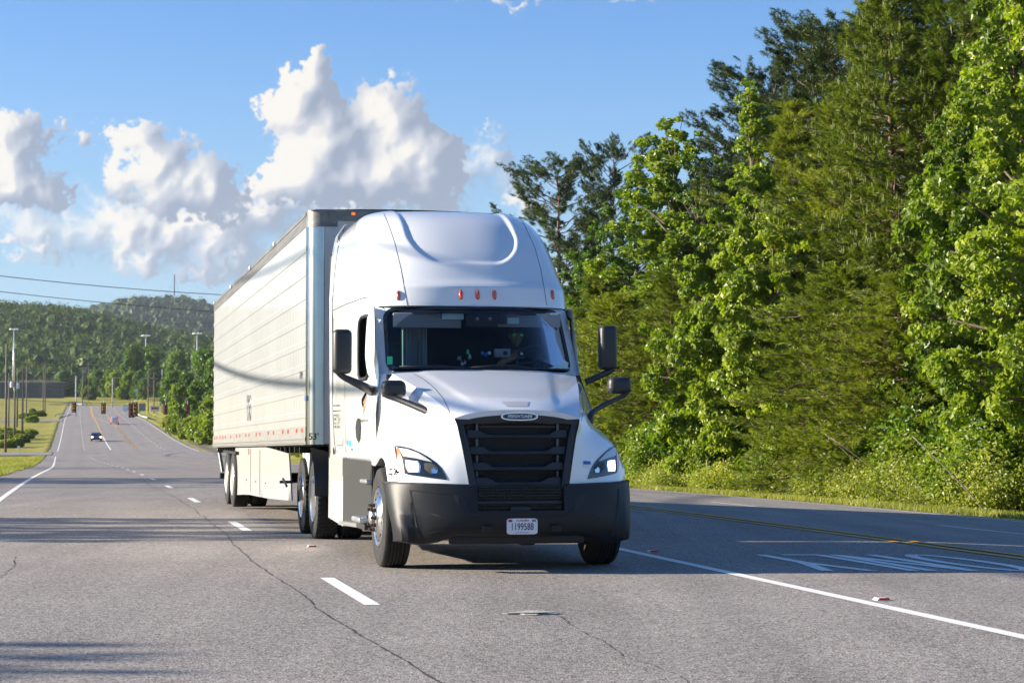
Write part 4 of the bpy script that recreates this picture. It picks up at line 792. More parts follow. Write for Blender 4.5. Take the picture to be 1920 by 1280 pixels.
# ------------------------------------------------------------------ the tractor
# local axes: x to the right in the photo, y to the rear, z up; origin under the middle of the bumper
YAW = 12.3
TRK = thing('truck', 'white long nosed sleeper truck tractor driving in the lane, pulling the white box trailer', 'truck', (.094, 19.40, 0), R(YAW))
TM = Matrix.Translation((.094, 19.40, 0)) @ Matrix.Rotation(R(YAW), 4, 'Z'); TI = TM.inverted()
def cray(px, py, MI):
    pt = R(2.577); d = Vector(((px - 960), F * math.cos(pt) - (640 - py) * math.sin(pt), F * math.sin(pt) + (640 - py) * math.cos(pt)))
    return MI @ Vector((0, 0, CH)), (MI.to_3x3() @ d).normalized()
def on_v(px, py, v, MI=None):
    o, d = cray(px, py, MI or TI); return o + d * ((v - o.y) / d.y)
def on_u(px, py, u, MI=None):
    o, d = cray(px, py, MI or TI); return o + d * ((u - o.x) / d.x)
M_white = mat('white_truck_paint', (.76,.765,.77), .22, coat=1, var=.012, scale=1.2, spec=.5)
M_grey = mat('charcoal_plastic', (.020,.021,.025), .5, var=.12, scale=2, bump=.05, bscale=300)
M_dgrey = mat('bumper_plastic', (.012,.013,.016), .46, var=.15, scale=1.5, spec=.32, bump=.06, bscale=350)
M_black = mat('black_plastic', (.010,.010,.012), .55); M_blackg = mat('gloss_black', (.008,.008,.010), .12, coat=.6); M_rub = mat('tyre_rubber', (.020,.019,.018), .85, var=.4, scale=7, bump=.25, bscale=60)
M_chrome = mat('polished_aluminium', (.80,.80,.82), .16, metal=1, var=.04, scale=3); M_alu = mat('brushed_aluminium', (.62,.62,.62), .38, metal=1, var=.08, scale=8)
M_nut = mat('rusty_steel', (.07,.045,.035), .7, metal=.6, var=.5, scale=20); M_seam = mat('panel_gap', (.02,.02,.022), .8); M_amber = mat('amber_lens', (.62,.07,.015), .15, coat=1, spec=.8); M_org = mat('orange_reflector', (.75,.18,.03), .2, coat=1)
M_skirt = mat('side_fairing_plastic', (.036,.036,.037), .42, var=.08, scale=2); M_led = mat('headlamp_led', (1,1,1), .3, emit=(.92,.96,1), estr=4); M_mirr = mat('lamp_reflector', (.55,.58,.63), .15, metal=1); M_strip = mat('frosted_lamp_lens', (.42,.44,.42), .25, coat=1)
def glassmat(name, col, alpha, rough=.02, ior=1.27):
    m = bpy.data.materials.new(name); m.use_nodes = True; t = m.node_tree; t.nodes.clear(); l = t.links.new
    out = N(t, 'ShaderNodeOutputMaterial'); tr = N(t, 'ShaderNodeBsdfTransparent'); tr.inputs[0].default_value = tuple(col) + (1,); gl = N(t, 'ShaderNodeBsdfGlossy'); gl.inputs['Roughness'].default_value = rough
    fr = N(t, 'ShaderNodeFresnel'); fr.inputs[0].default_value = ior; ms = N(t, 'ShaderNodeMixShader'); l(fr.outputs[0], ms.inputs[0]); l(tr.outputs[0], ms.inputs[1]); l(gl.outputs[0], ms.inputs[2]); l(ms.outputs[0], out.inputs[0]); return m
M_glass = glassmat('windscreen_glass', (.62,.68,.72), 1); M_sglass = glassmat('green_side_glass', (.32,.62,.50), 1, .02, 1.6); M_lensg = glassmat('clear_lens', (.85,.87,.9), 1)
def crom(P, n):
    """Catmull-Rom through the points P, n samples per span"""
    P = [np.array(p, float) for p in P]; P = [2 * P[0] - P[1]] + P + [2 * P[-1] - P[-2]]; o = []
    for i in range(1, len(P) - 2):
        for k in range(n):
            t = k / n; o.append(.5 * ((2 * P[i]) + (-P[i-1] + P[i+1]) * t + (2 * P[i-1] - 5 * P[i] + 4 * P[i+1] - P[i+2]) * t * t + (-P[i-1] + 3 * P[i] - 3 * P[i+1] + P[i+2]) * t ** 3))
    o.append(P[-2]); return o
def net(St, n1, n2):
    A = [crom(row, n2) for row in St]; return [list(r_) for r_ in zip(*[crom([A[i][j] for i in range(len(A))], n1) for j in range(len(A[0]))])]
def mirror(G): return [[(-p[0], p[1], p[2]) for p in row] for row in G]
# --- roof fairing -------------------------------------------------------------
LV = [(2.735,2.27,1.130,.62),(2.80,2.285,1.135,.64),(2.95,2.33,1.14,.68),(2.985,2.37,1.142,.70),(3.05,2.455,1.145,.76),(3.2,2.60,1.145,.86),(3.4,2.80,1.135,.96),(3.6,3.05,1.11,1.02),(3.76,3.30,1.06,1.05),(3.87,3.56,.99,1.0),(3.94,3.82,.90,.92),(3.975,4.08,.78,.8),(3.99,4.3,.62,.66),(4.0,4.5,.42,.5),(4.003,4.7,.2,.35)]
lv = crom(LV[:3], 5)[:-1] + crom(LV[2:4], 3)[:-1] + crom(LV[3:], 16)
VR = 5.12; rows = []
for z, vf, w, c in lv:
    half = []
    for k in range(71):
        th = k / 70 * pi / 2; n_ = 2.55; u = w * math.sin(th) ** (2 / n_) if th > 0 else 0; v = vf + c * (1 - max(0, math.cos(th)) ** (2 / n_)); half.append([u, v])
    wr = w + .075 * ramp(np.array(3.9 - z), 0, .3)
    v1 = vf + c
    for k in range(1, 13):
        f = k / 12; half.append([w + (float(wr) - w) * (f ** .8), v1 + (VR - v1) * f])
    P = [(-u, v) for u, v in half[:0:-1]] + [(u, v) for u, v in half]
    row = []
    for u, v in P:
        # shallow recessed panel in the middle of the fairing
        hb = .50 + .13 * ramp(np.array(z), 3.2, 3.6); zb = 3.235; rc = .22; qx = abs(u) - (hb - rc); qz = (zb + rc) - z
        sd_ = math.hypot(max(qx, 0), max(qz, 0)) + min(max(qx, qz), 0) - rc
        dep = .034 * float(ramp(np.array(-sd_), -.02, .045)) if v < vf + c * .8 else 0
        row.append((u, v + dep * .9, z - dep * .45))
    rows.append(row)
b = MB(); b.grid(rows); top = rows[-1]; b.add(top, [tuple(range(len(top)))]); b.grid([[p for p in [row[0] for row in rows]], [p for p in [row[-1] for row in rows]]])
FAIR = b.build('roof_fairing', M_white, TRK, smooth='auto')
# --- windscreen surface -------------------------------------------------------
def WS(s, q):
    hw = 1.005 - .03 * q; a = abs(s); e = max(0, a - 1); u = hw * min(a, 1) + e * .95; return ((1 if s >= 0 else -1) * u, 1.76 + .50 * q + (.30 - .03 * q) * a ** 2.6 + e * .1, 2.035 + .685 * q - .015 * (a ** 4))
def rrect(s1, q0, q1, rs, rq, n=7):
    o = []
    for cs, cq, a0 in ((s1 - rs, q1 - rq, 0), (-(s1 - rs), q1 - rq, 90), (-(s1 - rs), q0 + rq, 180), (s1 - rs, q0 + rq, 270)):
        for k in range(n): t = R(a0 + 90 * k / (n - 1)); o.append((cs + rs * math.cos(t), cq + rq * math.sin(t)))
    return o
def dens(P, m=4): return [(P[i][0] + (P[(i + 1) % len(P)][0] - P[i][0]) * k / m, P[i][1] + (P[(i + 1) % len(P)][1] - P[i][1]) * k / m) for i in range(len(P)) for k in range(m)]
gl = dens(rrect(.975, .025, .955, .10, .14)); fo = dens(rrect(1.015, -.03, 1.0, .12, .17)); wo = dens(rrect(1.12, -.09, 1.045, .06, .06))
b = MB(); n = len(gl); rows = [[WS(s * f, .49 + (q - .49) * f) for s, q in gl] for f in np.linspace(.02, 1, 14)]; b.grid(rows, closed=True); b.add(rows[0], [tuple(range(n))])
b.build('windscreen', M_glass, TRK, smooth=True)
def off(p, d): return (p[0], p[1] - d * .8, p[2] + d * .5)
b = MB(); b.grid([[WS(*p) for p in gl], [off(WS(*p), .012) for p in gl], [off(WS(*p), .016) for p in fo], [WS(*p) for p in fo]], closed=True); b.build('windscreen_surround', M_blackg, TRK, smooth='auto')
b = MB(); b.grid([[WS(*p) for p in fo], [WS(s + (s2 - s) * .5, q + (q2 - q) * .5) for (s, q), (s2, q2) in zip(fo, wo)], [WS(*p) for p in wo]], closed=True); b.build('cab_front_panel', M_white, TRK, smooth=True)
# black shade band and dot matrix at the top of the glass
b = MB(); b.grid([[off(WS(s, q), -.004) for s in np.linspace(-.97, .97, 30)] for q in (.955, .90)]); b.build('shade_band', M_blackg, TRK, smooth=True)
# --- cab side walls -----------------------------------------------------------
def vfr(z): return 1.62 + .14 * ramp(np.array(z), 1.0, 1.6) + np.interp(z, [1.6, 2.0, 2.74], [.0, .27, .72])
def WU(v, z):
    f = np.clip((v - 2.0) / 2.4, 0, 1); w0 = 1.175 - .085 * ramp(np.array(z), 1.5, 2.1) - .01 * ramp(np.array(z), 2.1, 2.74); return float(w0 + (1.205 - w0) * f ** .7 - .05 * ramp(np.array(z), 1.2, 1.06))
zs = [1.08,1.12,1.2,1.3,1.4,1.55,1.7,1.85,1.965,2.1,2.2,2.3,2.4,2.5,2.62,2.68,2.74]
fv = [0,.02,.05,.09,.15]
VW0, VW1 = 2.50, 3.12
for sgn in (-1, 1):
    b = MB(); cols = []
    for z in zs:
        v0 = float(vfr(z)); vv = list(np.linspace(v0, max(VW0, v0 + .02), 6)) + list(np.linspace(VW0 if v0 < VW0 else v0 + .03, VW1, 6))[1:] + list(np.linspace(VW1, VR, 16))[1:]
        cols.append([(sgn * WU(v, z), v, z) for v in vv])
    for i in range(len(zs) - 1):
        for j in range(len(cols[0]) - 1):
            if 1.96 <= zs[i] < 2.6 and 5 <= j < 10: continue
            b.add([cols[i][j], cols[i][j + 1], cols[i + 1][j + 1], cols[i + 1][j]], [(0, 1, 2, 3)])
    b.build('cab_side', M_white, TRK, smooth='auto')
    W_ = [(v, z) for v, z in ((VW0, 1.965), (VW1, 1.965), (VW1, 2.62), (VW0, 2.62))]
    b = MB(); b.grid([[(sgn * (WU(v, z) - .045), v, z) for v in np.linspace(VW0, VW1, 5)] for z in np.linspace(1.965, 2.62, 6)]); b.build('side_window', M_sglass, TRK, smooth=True)
    fr_ = []
    for i in range(24):
        t = 2 * pi * i / 24; ca, sa = math.cos(t), math.sin(t); e = 5; m_ = (abs(ca) ** e + abs(sa) ** e) ** (-1 / e); v = (VW0 + VW1) / 2 + ca * m_ * (VW1 - VW0 + .03) / 2; z = 2.2925 + sa * m_ * .345; fr_.append((sgn * (WU(v, z) + .006), v, z))
    b = MB(); b.tube(fr_ + [fr_[0]], .022, 6, False); b.build('window_seal', M_black, TRK, smooth=True)
# back wall, floor and roof liner
b = MB(); b.box((0, VR - .02, 2.0), (2.36, .04, 1.9)); b.build('cab_rear_wall', M_white, TRK)
b = MB(); b.box((0, 3.5, 1.07), (2.2, 3.2, .06)); b.build('cab_floor', M_black, TRK)
# --- hood and fenders ---------------------------------------------------------
ST = [[(.50,.10,.84),(.64,.14,.84),(.80,.21,.842),(.95,.30,.845),(1.10,.44,.852),(1.215,.64,.865)],
 [(.54,.12,1.08),(.66,.17,1.07),(.80,.245,1.06),(.95,.35,1.06),(1.11,.52,1.055),(1.225,.68,.985)],
 [(.585,.15,1.32),(.70,.24,1.31),(.82,.345,1.30),(.95,.46,1.275),(1.10,.62,1.225),(1.225,.76,1.06)],
 [(.635,.20,1.50),(.745,.40,1.53),(.84,.58,1.47),(.94,.70,1.405),(1.085,.83,1.31),(1.222,.93,1.10)],
 [(.735,.62,1.68),(.835,.82,1.66),(.90,.95,1.56),(.975,1.04,1.46),(1.10,1.12,1.335),(1.215,1.16,1.10)],
 [(.86,1.15,1.83),(.96,1.30,1.77),(1.03,1.40,1.64),(1.085,1.45,1.49),(1.15,1.50,1.32),(1.212,1.52,1.02)],
 [(1.0,1.84,1.985),(1.085,1.90,1.88),(1.12,1.93,1.72),(1.15,1.93,1.52),(1.190,1.92,1.30),(1.212,1.86,1.03)]]
FN = net(ST, 8, 8)
for G in (FN, mirror(FN)):
    b = MB(); b.grid(G); lip = [row[-1] for row in G]; b.grid([lip, [(p[0] * .93, p[1], p[2] - .01) for p in lip]]); b.build('fender', M_white, TRK, smooth='auto')
inner = [FN[i][0] for i in range(24, len(FN))]; ctr = crom([(0,.095,1.585),(0,.45,1.70),(0,.85,1.80),(0,1.30,1.915),(0,1.74,2.03)], 8)
ctr = [ctr[int(round(k * (len(ctr) - 1) / (len(inner) - 1)))] if False else np.array([np.interp(k / (len(inner) - 1) * (len(ctr) - 1), range(len(ctr)), [c[a] for c in ctr]) for a in range(3)]) for k in range(len(inner))]
rows = []
for k, (I, C_) in enumerate(zip(inner, ctr)):
    f = k / (len(inner) - 1); row = []
    for j in range(-24, 25):
        x = abs(j) / 24; s0 = .56 + .10 * f; dome = 1 - float(ramp(np.array(x), s0, s0 + .10)) * (.55 * ramp(np.array(f), .05, .35) + 0); zz = I[2] + (C_[2] - I[2]) * ((1 - x ** 2.2) * .55 + .45 * (1 - x ** 4) * dome); vv = C_[1] + (I[1] - C_[1]) * x ** 2.0
        row.append(((1 if j > 0 else -1) * I[0] * x, vv, zz))
    rows.append(row)
b = MB(); b.grid(rows); b.grid([rows[0], [(p[0] * .985, p[1] + .005, p[2] - .05) for p in rows[0]]]); HOOD = b.build('hood', M_white, TRK, smooth='auto')
b = MB(); b.box((0, 1.25, 1.05), (1.2, 1.3, .75)); b.box((0, 1.0, .75), (1.5, .5, .3)); b.build('engine_bay', M_black, TRK)
b = MB(); b.box((0, 1.83, 1.5), (2.1, .06, .95)); b.build('firewall', M_black, TRK)
b = MB(); b.grid([[(s * 1.0, 1.72 + .26 * abs(s) ** 2.6 + dy, z) for s in np.linspace(-1, 1, 21)] for dy, z in ((0, 2.035), (.10, 2.03), (.14, 2.06))]); b.build('cowl', M_black, TRK, smooth=True)
for s in (-1, 1): b = MB(); b.grid([[(s * p[0], p[1] + .0, p[2]) for p in FN[-1][:6 * 8]], [(s * WU(2.0, p[2]) * .995, float(vfr(min(2.74, p[2]))) + .03, p[2]) for p in FN[-1][:6 * 8]]]); b.build('cowl_side', M_white, TRK, smooth=True)
# body surfaces to lay details on
def bvh(objs):
    V = []; Fq = []
    for o in objs:
        k = len(V); V += [v.co.copy() for v in o.data.vertices]; Fq += [tuple(k + i for i in p.vertices) for p in o.data.polygons]
    return BVHTree.FromPolygons(V, Fq)
BODY = bvh([o for o in TRK.children if o.name.split('.')[0] in ('roof_fairing', 'cab_side', 'fender', 'hood', 'cab_front_panel')])
def hit(px, py, tree=None, MI=None, lift=.004):
    o, d = cray(px, py, MI or TI); loc, nrm, i, dist = (tree or BODY).ray_cast(o, d)
    if loc is None: return None
    if nrm.dot(d) > 0: nrm = -nrm
    return loc + nrm * lift
def vhit(p, axis=(0, 1, 0), tree=None, lift=.004, back=3):
    d = Vector(axis); loc, nrm, i, dist = (tree or BODY).ray_cast(Vector(p) - d * back, d)
    if loc is None: return None
    if nrm.dot(d) > 0: nrm = -nrm
    return loc + nrm * lift
def seam(pts, r=.0045, name='panel_gap', parent=None, m=None, mir=False):
    P = [hit(x, y, lift=.0005) for x, y in dens2(pts)]; P = [p for p in P if p is not None]
    b = MB(); b.tube(P, r, 5, False)
    if mir: b.tube([(-p.x, p.y, p.z) for p in P], r, 5, False)
    return b.build(name, m or M_seam, parent or TRK, fix=False)
def dens2(pts, step=4):
    o = []
    for (x0, y0), (x1, y1) in zip(pts[:-1], pts[1:]):
        n = max(1, int(math.hypot(x1 - x0, y1 - y0) / step)); o += [(x0 + (x1 - x0) * k / n, y0 + (y1 - y0) * k / n) for k in range(n)]
    return o + [pts[-1]]
seam([(657,402),(643,425),(633,470),(627,520),(623,580),(622,640),(623,740),(627,820),(630,855)], .006)
seam([(624,582),(650,570),(680,559),(697,557),(707,563),(714,575),(722,580)], .005)
seam([(716,392),(728,420),(740,455),(752,505),(759,545),(764,572)], .003); seam([(966,394),(985,425),(1003,465),(1014,505),(1021,545),(1025,572)], .003)
seam([(652,585),(649,650),(647,720),(647,780),(649,850)], .003, 'door_gap'); seam([(705,722),(702,760),(699,800)], .0025, 'door_gap'); seam([(632,857),(660,860),(690,862)], .004, 'door_gap')
seam([(846,793),(842,770),(832,748),(815,728),(796,712),(775,700)], .0022, 'hood_gap'); seam([(1090,790),(1094,768),(1092,745),(1086,725),(1080,708)], .0022, 'hood_gap')
# --- fitting patches of the picture plane onto the body ------------------------
def patch(name, pts, m, lift=.004, parent=None, mir=False, tree=None, axis=None, sub=5):
    """polygon given in photo pixels laid on the body"""
    cx = sum(p[0] for p in pts) / len(pts); cy = sum(p[1] for p in pts) / len(pts); D = dens(pts, 3); b = MB(); rows = []
    for f in np.linspace(0.001, 1, sub): rows.append([hit(cx + (x - cx) * f, cy + (y - cy) * f, tree, lift=lift) for x, y in D])
    if any(p is None for r_ in rows for p in r_): rows = [[p if p is not None else rows[0][0] for p in r_] for r_ in rows]
    b.grid(rows, closed=True)
    if mir: b2 = MB(); b2.grid([[(-p[0], p[1], p[2]) for p in r_] for r_ in rows], closed=True); b2.build(name, m, parent or TRK, smooth=True)
    return b.build(name, m, parent or TRK, smooth=True)
# --- grille -------------------------------------------------------------------
def gv(u, z): return .085 + (z - .84) * .10 + .22 * abs(u) ** 2.2 - .02
outer = [(-.50,.845),(-.545,1.08),(-.59,1.32),(-.635,1.492),(-.50,1.528),(-.28,1.556),(0,1.572),(.28,1.556),(.50,1.528),(.635,1.492),(.59,1.32),(.545,1.08),(.50,.845)]
inn = [(-.425,.845),(-.465,1.08),(-.51,1.32),(-.545,1.442),(-.44,1.452),(-.36,1.446),(0,1.468),(.36,1.446),(.44,1.452),(.545,1.442),(.51,1.32),(.465,1.08),(.425,.845)]
def dd(P, m=6): return [(P[i][0] + (P[i + 1][0] - P[i][0]) * k / m, P[i][1] + (P[i + 1][1] - P[i][1]) * k / m) for i in range(len(P) - 1) for k in range(m)] + [P[-1]]
O_, I_ = dd(outer), dd(inn); b = MB()
b.grid([[(u, gv(u, z) + .05, z) for u, z in O_], [(u * .995, gv(u, z) - .012, z) for u, z in O_], [((u + a) / 2, gv(u, z) - .022, (z + c) / 2) for (u, z), (a, c) in zip(O_, I_)], [(u, gv(u, z) + .0, z) for u, z in I_], [(u * .985, gv(u, z) + .12, z) for u, z in I_]])
GR = b.build('grille', M_grey, TRK, smooth='auto')
for z, hw, e in ((1.325,.50,.20),(1.165,.475,.20),(1.01,.45,.20),(.862,.425,.22)):
    b = MB(); n = 24; rows = [[], [], [], []]
    for k in range(n + 1):
        u = -hw + 2 * hw * k / n; a = hw - abs(u); th = .045 * (1 - float(ramp(np.array(a), .10, e))) + .016; v = gv(u, z) + .03
        rows[0].append((u, v, z - .012)); rows[1].append((u, v + .012, z + th)); rows[2].append((u, v + .09, z + th + .01)); rows[3].append((u, v + .09, z - .005))
    b.grid(rows + [rows[0]]); b.build('louvre', M_grey, GR, smooth='auto')
M_mesh = mat('radiator_black', (.006,.006,.007), .5, bump=.6, bscale=120)
b = MB(); b.box((0, .25, 1.15), (1.08, .04, .74)); [b.box((s * .41, .21, z), (.03, .02, .11)) for s in (-1, 1) for z in (1.40, 1.25, 1.09, .94)]; b.build('radiator', M_mesh, GR)
b = MB(); [b.box((s * .405, .195, z), (.022, .012, .10)) for s in (-1, 1) for z in (1.405, 1.25, 1.09, .935)]; b.box((0, .2, 1.42), (.76, .01, .006)); b.build('radiator_bracket', mat('bracket_grey', (.10,.10,.11), .5), GR)
# badge
def oval(a, c, n=40, e=2.6): return [(a * (1 if math.cos(t) > 0 else -1) * abs(math.cos(t)) ** (2 / e), c * (1 if math.sin(t) > 0 else -1) * abs(math.sin(t)) ** (2 / e)) for t in [2 * pi * k / n for k in range(n)]]
BZ = 1.520; bv = gv(0, BZ) - .03
b = MB(); b.prism([(x, BZ + z) for x, z in oval(.185, .040)], .02, 'y', bv - .006); BD = b.build('badge', M_chrome, GR, smooth='auto')
M_blue = mat('badge_blue', (.08,.16,.45), .3, coat=.5); b = MB(); b.prism([(x, BZ + z) for x, z in oval(.172, .031)], .004, 'y', bv - .009); b.build('badge_face', M_blue, BD)
M_navy = mat('badge_navy', (.008,.012,.04), .3); b = MB(); b.prism([(x, BZ + z) for x, z in oval(.155, .025)], .003, 'y', bv - .0115); b.build('badge_field', M_navy, BD)
def text(s, name, m, parent, fn, size=1, shear=0, xs=1, bold=0, font_space=1, align='CENTER'):
    """text turned to a mesh; fn maps (x, y) in text units to 3-D"""
    cu = bpy.data.curves.new(name, 'FONT'); cu.body = s; cu.size = size; cu.shear = shear; cu.align_x = align; cu.align_y = 'CENTER'; cu.offset = bold; cu.space_character = font_space; cu.resolution_u = 3
    o = bpy.data.objects.new('tmp', cu); COL.objects.link(o); dg = bpy.context.evaluated_depsgraph_get(); me = bpy.data.meshes.new_from_object(o.evaluated_get(dg)); bpy.data.objects.remove(o)
    for v in me.vertices: v.co = Vector(fn(v.co.x * xs, v.co.y))
    me.materials.clear(); me.materials.append(m); me.name = name; o = bpy.data.objects.new(name, me); COL.objects.link(o); o.parent = parent; return o
M_lett = mat('badge_letters', (.75,.78,.85), .3, metal=.3); text('FREIGHTLINER', 'badge_lettering', M_lett, BD, lambda x, y: (x, bv - .0135, BZ + y), .044, .35, .86, .0006)
b = MB(); b.grid([[vhit((x, .0, z), (0, 0, -1), bvh([HOOD]), .004) for x in np.linspace(-.11 + (.02 if False else 0), .11, 6)] for z in (0,)] * 1) if False else None
P = [(940,753),(992,753),(989,762),(949,762)]; patch('hood_scoop', P, mat('scoop_grey', (.42,.43,.44), .5), .003)
patch('hood_sticker_panel', [(810,760),(822,752),(838,748),(850,749),(851,754),(843,760),(830,768),(822,775),(818,778),(812,770)], M_white, .006) if False else None
# --- bumper -------------------------------------------------------------------
BU = [(0,0),(.2,.002),(.43,.02),(.47,.025),(.62,.05),(.80,.105),(.93,.17),(1.04,.25),(1.13,.345),(1.20,.45),(1.245,.56),(1.255,.68)]
BZr = [.27,.285,.33,.45,.555,.562,.70,.815,.835]
bz_top = lambda u: .828 + .03 * u
def bp(u, v, z, f):
    prof = float(np.interp(z, [.27, .285, .33, .45, .60, .8, .86], [.09, .045, .01, -.02, -.005, .02, .035])); tuck = 0
    zz = z if z < .8 else z + (bz_top(u) - .835); zl = .27 + .03 * ramp(np.array(u), 1.0, 1.25) + .085 * ramp(np.array(u), .88, .66) ; zz = zl + (zz - .27) * (bz_top(u) - zl) / (bz_top(u) - .27) if True else zz
    cr = .03 * float(ramp(np.array(u), 1.0, 1.05)) * float(ramp(np.array(z), .82, .3)) if u > 1.0 else 0
    k_ = float(ramp(np.array(u), .98, 1.24)) * float(np.clip((.84 - z) / .56, 0, 1)); return (u - cr - .035 * k_, v + prof - .27 * k_, zz)
b = MB()
for sgn in (-1, 1):
    G = [[bp(u, v, z, 0) for u, v in BU] for z in BZr]; G = [[(sgn * p[0], p[1], p[2]) for p in row] for row in G]
    for i in range(len(BZr) - 1):
        for j in range(len(BU) - 1):
            if .56 < BZr[i] + .001 and BU[j + 1][0] <= .431: continue
            b.add([G[i][j], G[i][j + 1], G[i + 1][j + 1], G[i + 1][j]], [(0, 1, 2, 3)])
    b.grid([[p for p in G[-1][3:]], [(p[0] * .97, p[1] + .09, p[2] + .01) for p in G[-1][3:]]]); e = [row[-1] for row in G]; b.grid([e, [(p[0] - sgn * .1, p[1], p[2]) for p in e]])
BMP = b.build('bumper', M_dgrey, TRK, smooth='auto')
BT = bvh([BMP]); BODY2 = bvh([BMP] + [o for o in TRK.children if o.name.split('.')[0] in ('fender', 'cab_side')])
b = MB(); b.box((0, .14, .70), (.92, .04, .30)); b.build('lower_grille_panel', M_black, BMP)
b = MB()
for r_ in range(9):
    z = .585 + r_ * .030
    for k in range(-20, 21):
        u = k * .0215 + (.01075 if r_ % 2 else 0)
        if abs(u) > .415 or (.655 < z < .71) or (abs(u) < .105 and z < .68): continue
        c = [(u + .0135 * math.cos(R(30 + 60 * i)), z + .0175 * math.sin(R(30 + 60 * i))) for i in range(6)]; d_ = [(u + .0095 * math.cos(R(30 + 60 * i)), z + .0125 * math.sin(R(30 + 60 * i))) for i in range(6)]
        b.grid([[(x, .075, y) for x, y in c], [(x, .075, y) for x, y in d_], [(x, .1, y) for x, y in d_]], closed=True)
b.build('hexagon_mesh', mat('mesh_black', (.016,.016,.018), .4), BMP, fix=False)
b = MB(); b.box((0, .085, .683), (.86, .05, .035), .01); b.box((0, .075, .60), (.20, .04, .085), .006); b.build('centre_panel', M_grey, BMP, smooth='auto')
for P in ([(852,928),(862,930),(870,958),(880,963),(868,960),(857,948)],): 
    q = patch('slot_shade_patch', [(850,927),(870,930),(880,961),(868,957),(858,947)], M_black, .003, BMP, True, BT)  # black patch paints the dark of a slot opening; no hole is cut
crease_pts = [(768,918),(773,950),(782,985),(789,1008)]; P = [hit(x, y, BT, lift=.0) for x, y in dens2(crease_pts)]; P = [p for p in P if p]
[(lambda b_: (b_.tube([(s * p.x, p.y, p.z) for p in P], .006, 5, False), b_.build('crease_shade_line', M_black, BMP, fix=False)))(MB()) for s in (1, -1)]  # black line paints the shade along the moulded fold on each side
for s in (-1, 1):
    b = MB(); b.tube([(s * p[0], p[1] + .012, p[2] + .006) for p in [bp(u, v, .835, 0) for u, v in BU[3:]]], .013, 6); b.build('gap_strip', M_black, BMP, fix=False)
patch('recess_shade_patch', [(764,918),(770,918),(775,948),(782,980),(790,1010),(783,1006),(774,978),(768,945)], M_black, .003, BMP, True, BT)  # black wedge paints the shade of a side recess onto the bumper skin
patch('style_line_shade', [(798,961),(815,963),(832,969),(840,975),(830,971),(815,966)], M_black, .002, BMP, True, BT)  # thin black sliver paints the shade of a sculpted line
for nm_, pts_ in (('bumper_seam', [(770,919),(815,924),(848,927)]), ('bumper_seam', [(880,962),(893,964),(900,968),(1000,970),(1060,966),(1072,955)]), ('bumper_seam', [(800,1000),(850,990),(950,990)])):
    P = [hit(x, y, BT, lift=.0) for x, y in dens2(pts_)]; P = [p for p in P if p is not None]
    if len(P) > 3: b = MB(); b.tube(P, .004, 5, False); b.build(nm_, M_black, BMP, fix=False)
for s in (-1, 1): b = MB(); b.prism([(x * .9 + s * .34, .345 + .085 + z) for x, z in oval(.055, .03, 24, 8)], .012, 'y', -.030); b.build('tow_hook_cover', M_dgrey, BMP, smooth='auto')
# licence plate
def PL(x, y, d=0): return (x, -.022 - d, .455 + y)
b = MB(); b.prism([(x, .455 + z) for x, z in oval(.153, .077, 48, 9)], .004, 'y', -.024); LP = b.build('licence_plate', M_platew, BMP)
M_ink = mat('plate_ink', (.01,.012,.02), .5); M_inkr = mat('plate_red', (.45,.03,.10), .5); M_inkb = mat('plate_violet', (.20,.18,.42), .5)
text('1199588', 'plate_number', M_ink, LP, lambda x, y: PL(x, y - .006, .0025), .094, 0, .70, .0012)
text('ALABAMA', 'plate_state', M_inkr, LP, lambda x, y: PL(x + .005, y + .056, .0025), .030, 0, .95, .0004); text('APPORTIONED', 'plate_caption', M_inkb, LP, lambda x, y: PL(x, y - .061, .0025), .021, 0, .95)
b = MB(); b.box(PL(-.118, .055, .003), (.038, .001, .024)); b.build('plate_sticker', M_inkr, LP); b = MB(); b.box(PL(.118, .055, .003), (.042, .001, .022)); b.build('plate_sticker', mat('plate_sticker_grey', (.2,.22,.25), .5), LP)
